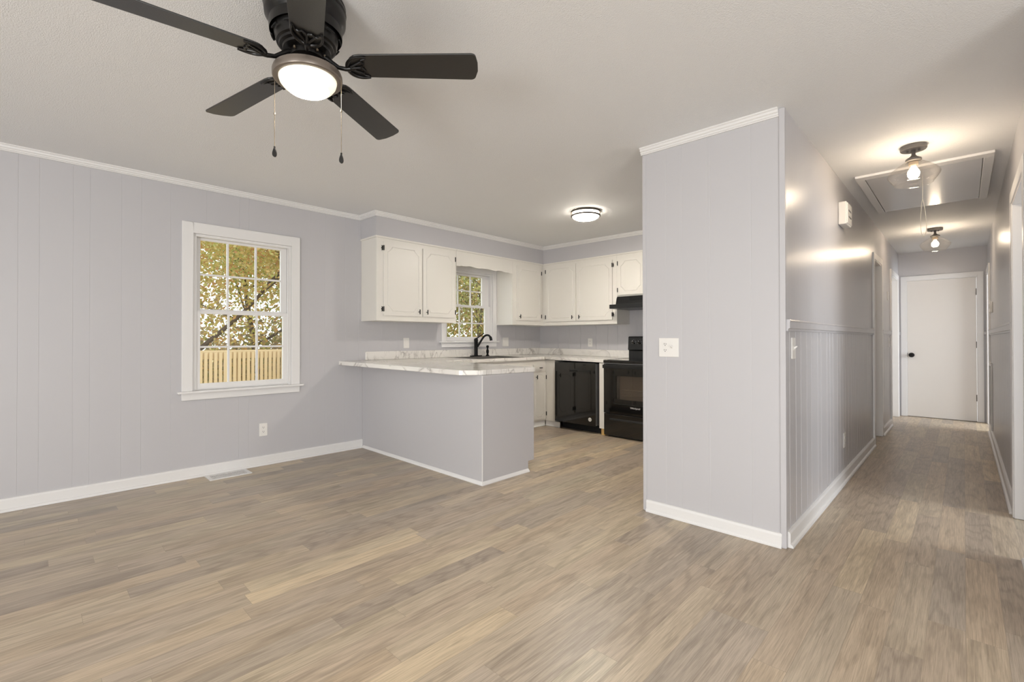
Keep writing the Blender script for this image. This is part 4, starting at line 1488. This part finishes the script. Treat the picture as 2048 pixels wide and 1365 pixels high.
# pull chains, plumb
for sgn, zend, lab in ((-1, 1.893, 0), (1, 1.868, 1)):
    dv = Vector((math.cos(yaw), math.sin(yaw), 0)) * sgn
    pa = fanF(dv.x * 0.1255, dv.y * 0.1255, -0.288)
    c0 = pa + dv * 0.002
    ze = zend
    pts_ = [pa - dv * 0.004, c0 + Vector((0, 0, -0.004)), Vector((c0.x, c0.y, ze))]
    mb = MB().tube(pts_, 0.0011, 6)
    z_ = c0.z - 0.006
    while z_ > ze:
        mb.lathe([(0, 0.0016), (0.0016, 0), (0, -0.0016)], 6, (c0.x, c0.y, z_), close=False)
        z_ -= 0.0045
    mb.lathe([(0, 0.005), (0.0032, 0.003), (0.0032, -0.003), (0, -0.005)], 10, (c0.x, c0.y, c0.z - 0.135), close=False)
    ch = mb.build('pull_chain', M['chain'], fan, smooth=True)
    mf = MB()
    fo = Vector((c0.x, c0.y, ze))
    # flat teardrop fob facing the room
    tdr = []
    for i in range(20):
        a_ = i / 20 * tau
        w_ = 0.0105 * math.sin(a_) * (0.5 - 0.5 * math.cos(a_)) ** 0.6
        h_ = 0.019 * math.cos(a_)
        tdr.append((w_, h_ - 0.021))
    for cc in (-0.003, 0.003):
        pass
    rv = Vector((math.cos(yaw), math.sin(yaw), 0))
    fv = Vector((-math.sin(yaw), math.cos(yaw), 0))
    n = len(tdr)
    vs = [fo + rv * a + Vector((0, 0, b)) + fv * c_ for c_ in (-0.0035, 0.0035) for a, b in tdr]
    mf.add(vs, [tuple(range(n)), tuple(range(n, 2 * n))[::-1]] + [(i, (i + 1) % n, n + (i + 1) % n, n + i) for i in range(n)])
    mf.tube([fo, fo + Vector((0, 0, -0.006))], 0.0035, 8)
    mf.build('pull_fob', M['fan'], ch, bevel=0.002)

# put the bowl's origin on the fan axis so the glow falls off from its centre
mid = bo.data
off = FC + ax * 0.32 - parent_world(bo)
for v in mid.vertices:
    v.co -= off
bo.location = off

# ------------------------------------------------------------------ outside
o = MB().box(-70, -4.95, -45, 70, -1.2, -1.0).build('ground_outside', M['ground'])
o.name = 'ground'
struct(o, 'leaf covered yard beyond the deck')
# deck boards
o = MB().box(-12.6, -4.85, -3.0, 4.95, -0.20, -0.06).build('deck_floor', M['lattice'])
o['kind'] = 'structure'
o['label'] = 'wooden deck outside the window'

RX, RY = -12.5, 4.72
ZCAP = 0.905
e = empty('deck_railing', (RX, 2.5, -0.06))
tag(e, 'new pine deck railing seen through the lower window panes', 'railing')
MB().box(RX - 0.07, RX + 0.07, -1.0, RY + 0.07, ZCAP - 0.038, ZCAP).build('cap_rail', M['lattice'], e)
MB().box(RX + 0.030, RX + 0.068, -1.0, RY - 0.05, ZCAP - 0.20, ZCAP - 0.039).build('top_rail', M['lattice'], e)
MB().box(RX + 0.030, RX + 0.068, -1.0, RY - 0.05, 0.02, 0.12).build('bottom_rail', M['lattice'], e)
for py in (-0.6, 0.95, 2.55, 3.55, RY):
    MB().box(RX - 0.055, RX + 0.029, py - 0.05, py + 0.05, -0.06, ZCAP - 0.039).build('post', M['lattice'], e)
proto = None
yy = 0.9
while yy < RY - 0.08:
    if proto is None:
        proto = MB().box(RX + 0.069, RX + 0.105, yy - 0.031, yy + 0.031, 0.0, ZCAP - 0.045).build('baluster', M['lattice'], e)
        y_first = yy
    else:
        c_ = proto.copy()
        C.objects.link(c_)
        c_.parent = e
        c_.location = proto.location + Vector((0, yy - y_first, 0))
    yy += 0.098
e = empty('deck_railing', (-8.7, RY, -0.06))
tag(e, 'pine railing section returning towards the house at the right', 'railing')
MB().box(RX + 0.08, -5.0, RY - 0.07, RY + 0.07, ZCAP - 0.038, ZCAP).build('cap_rail', M['lattice'], e)
MB().box(RX + 0.08, -5.0, RY - 0.02, RY + 0.02, ZCAP - 0.20, ZCAP - 0.039).build('top_rail', M['lattice'], e)
xx = RX + 0.2
proto = None
while xx < -5.1:
    if proto is None:
        proto = MB().box(xx - 0.02, xx + 0.02, RY - 0.06, RY - 0.021, -0.05, ZCAP - 0.045).build('baluster', M['lattice'], e)
        x_first = xx
    else:
        c_ = proto.copy()
        C.objects.link(c_)
        c_.parent = e
        c_.location = proto.location + Vector((xx - x_first, 0, 0))
    xx += 0.125


def tree(name, x, y, h, tr, cr, nl, leafm, label, seed, z0=-1.0, low=0.25, lsize=0.13, bare=False, cat='tree'):
    rn = random.Random(seed)
    e = empty(name, (x, y, z0))
    tag(e, label, cat, 'trees beyond the deck')
    mb = MB()
    tips = []

    def limb(p, d, L_, r_, lev):
        pts, rs = [p], [r_]
        q, dd = p.copy(), d.copy()
        n = 5
        for i in range(n):
            dd = (dd + Vector((rn.uniform(-1, 1), rn.uniform(-1, 1), rn.uniform(-0.4, 0.7))) * 0.17).normalized()
            q = q + dd * (L_ / n)
            pts.append(q.copy())
            rs.append(max(0.012, r_ * (1 - 0.62 * (i + 1) / n)))
        mb.tube(pts, rs, 6 if lev else 9, cap=False)
        if lev < 3:
            for i in range(2 + (lev == 0) * 5 + (lev == 1) * 2):
                k = rn.randint(2 if lev else 1, n)
                t_ = pts[k]
                nd_ = (dd * 0.5 + Vector((rn.uniform(-1, 1), rn.uniform(-1, 1), rn.uniform(-0.15, 0.8)))).normalized()
                limb(t_, nd_, L_ * rn.uniform(0.42, 0.62), rs[k] * 0.6, lev + 1)
        if lev >= 1:
            tips.extend(pts[1:])
    limb(Vector((x, y, z0)), Vector((rn.uniform(-0.1, 0.1), rn.uniform(-0.1, 0.1), 1)), h * 0.75, tr, 0)
    mb.build('trunk', M['bark'], e, smooth=True)
    lv, lf = [], []
    cen = Vector((x, y, z0 + h * 0.6))
    for i in range(nl):
        t_ = rn.choice(tips)
        p = t_ + Vector((rn.gauss(0, 1), rn.gauss(0, 1), rn.gauss(0, 0.8))) * cr * 0.21
        if p.z < z0 + h * low * rn.uniform(0.5, 1.2):
            continue
        s = lsize * rn.uniform(0.6, 1.3)
        u = Vector((rn.uniform(-1, 1), rn.uniform(-1, 1), rn.uniform(-1, 1))).normalized()
        v = u.cross(Vector((rn.uniform(-1, 1), rn.uniform(-1, 1), rn.uniform(-1, 1)))).normalized()
        b = len(lv)
        lv += [p - u * s * 0.5, p + v * s * 0.32, p + u * s * 0.5, p - v * s * 0.32]
        lf.append((b, b + 1, b + 2, b + 3))
    me = bpy.data.meshes.new('foliage')
    off = Vector((x, y, z0))
    me.from_pydata([tuple(v - off) for v in lv], [], lf)
    me.materials.append(leafm)
    f_ = bpy.data.objects.new('foliage', me)
    C.objects.link(f_)
    f_.parent = e
    return e


tree('oak_tree', -19.5, 4.0, 10.5, 0.18, 5.0, 34000, M['leaf_gold'], 'large golden oak with a thick trunk left behind the railing', 11, low=0.16, lsize=0.15)
tree('oak_tree', -21.0, 8.6, 11.0, 0.16, 5.0, 30000, M['leaf_gold'], 'golden oak in the middle panes of the large window', 5, low=0.16, lsize=0.15)
tree('maple_tree', -18.0, 10.5, 9.0, 0.12, 4.2, 20000, M['leaf_green'], 'yellow green tree at the right of the large window view', 23, low=0.2, lsize=0.14)
tree('oak_tree', -30.0, 9.5, 12.0, 0.2, 6.0, 22000, M['leaf_green'], 'paler tree behind the golden oaks', 31, low=0.10, lsize=0.22)
tree('maple_tree', -32.0, 18.0, 12.0, 0.2, 6.0, 24000, M['leaf_brown'], 'brownish tree deep in the woods', 37, low=0.08, lsize=0.22)
tree('maple_tree', -12.9, 11.6, 7.0, 0.08, 3.2, 18000, M['leaf_green'], 'yellow green tree filling the upper panes of the kitchen window', 41, low=0.1, lsize=0.10)
tree('maple_tree', -15.4, 16.2, 7.5, 0.09, 3.6, 20000, M['leaf_rust'], 'rust and gold tree low in the kitchen window', 43, low=0.03, lsize=0.11)
tree('oak_tree', -12.4, 14.6, 6.0, 0.07, 3.0, 18000, M['leaf_gold'], 'golden tree in the right kitchen window panes', 47, low=0.03, lsize=0.10)


def thicket(name, x0, x1, y0, y1, h, n, leafm, label, seed, z0=-1.0, ls=0.2):
    rn = random.Random(seed)
    lv, lf = [], []
    for i in range(n):
        t = rn.random()
        hh = h * (0.55 + 0.45 * math.sin(i * 0.013 + seed) * rn.random())
        p = Vector((x0 + (x1 - x0) * rn.random(), y0 + (y1 - y0) * t, z0 + abs(rn.gauss(0, 0.5)) * hh))
        s = ls * rn.uniform(0.5, 1.3)
        u = Vector((rn.uniform(-1, 1), rn.uniform(-1, 1), rn.uniform(-1, 1))).normalized()
        v = u.cross(Vector((rn.uniform(-1, 1), rn.uniform(-1, 1), rn.uniform(-1, 1)))).normalized()
        b = len(lv)
        lv += [p - u * s * 0.5, p + v * s * 0.35, p + u * s * 0.5, p - v * s * 0.35]
        lf.append((b, b + 1, b + 2, b + 3))
    me = bpy.data.meshes.new(name)
    me.from_pydata([tuple(v) for v in lv], [], lf)
    me.materials.append(leafm)
    o = bpy.data.objects.new(name, me)
    C.objects.link(o)
    tag(o, label, 'undergrowth')
    o['kind'] = 'stuff'
    return o


thicket('undergrowth', -40, -24, 0, 24, 6.0, 16000, M['leaf_brown'], 'brown woodland undergrowth behind the deck railing', 3, ls=0.30)
thicket('undergrowth', -20, -12.8, 12, 24, 5.5, 20000, M['leaf_gold'], 'golden brush low in the kitchen window view', 9, ls=0.15)
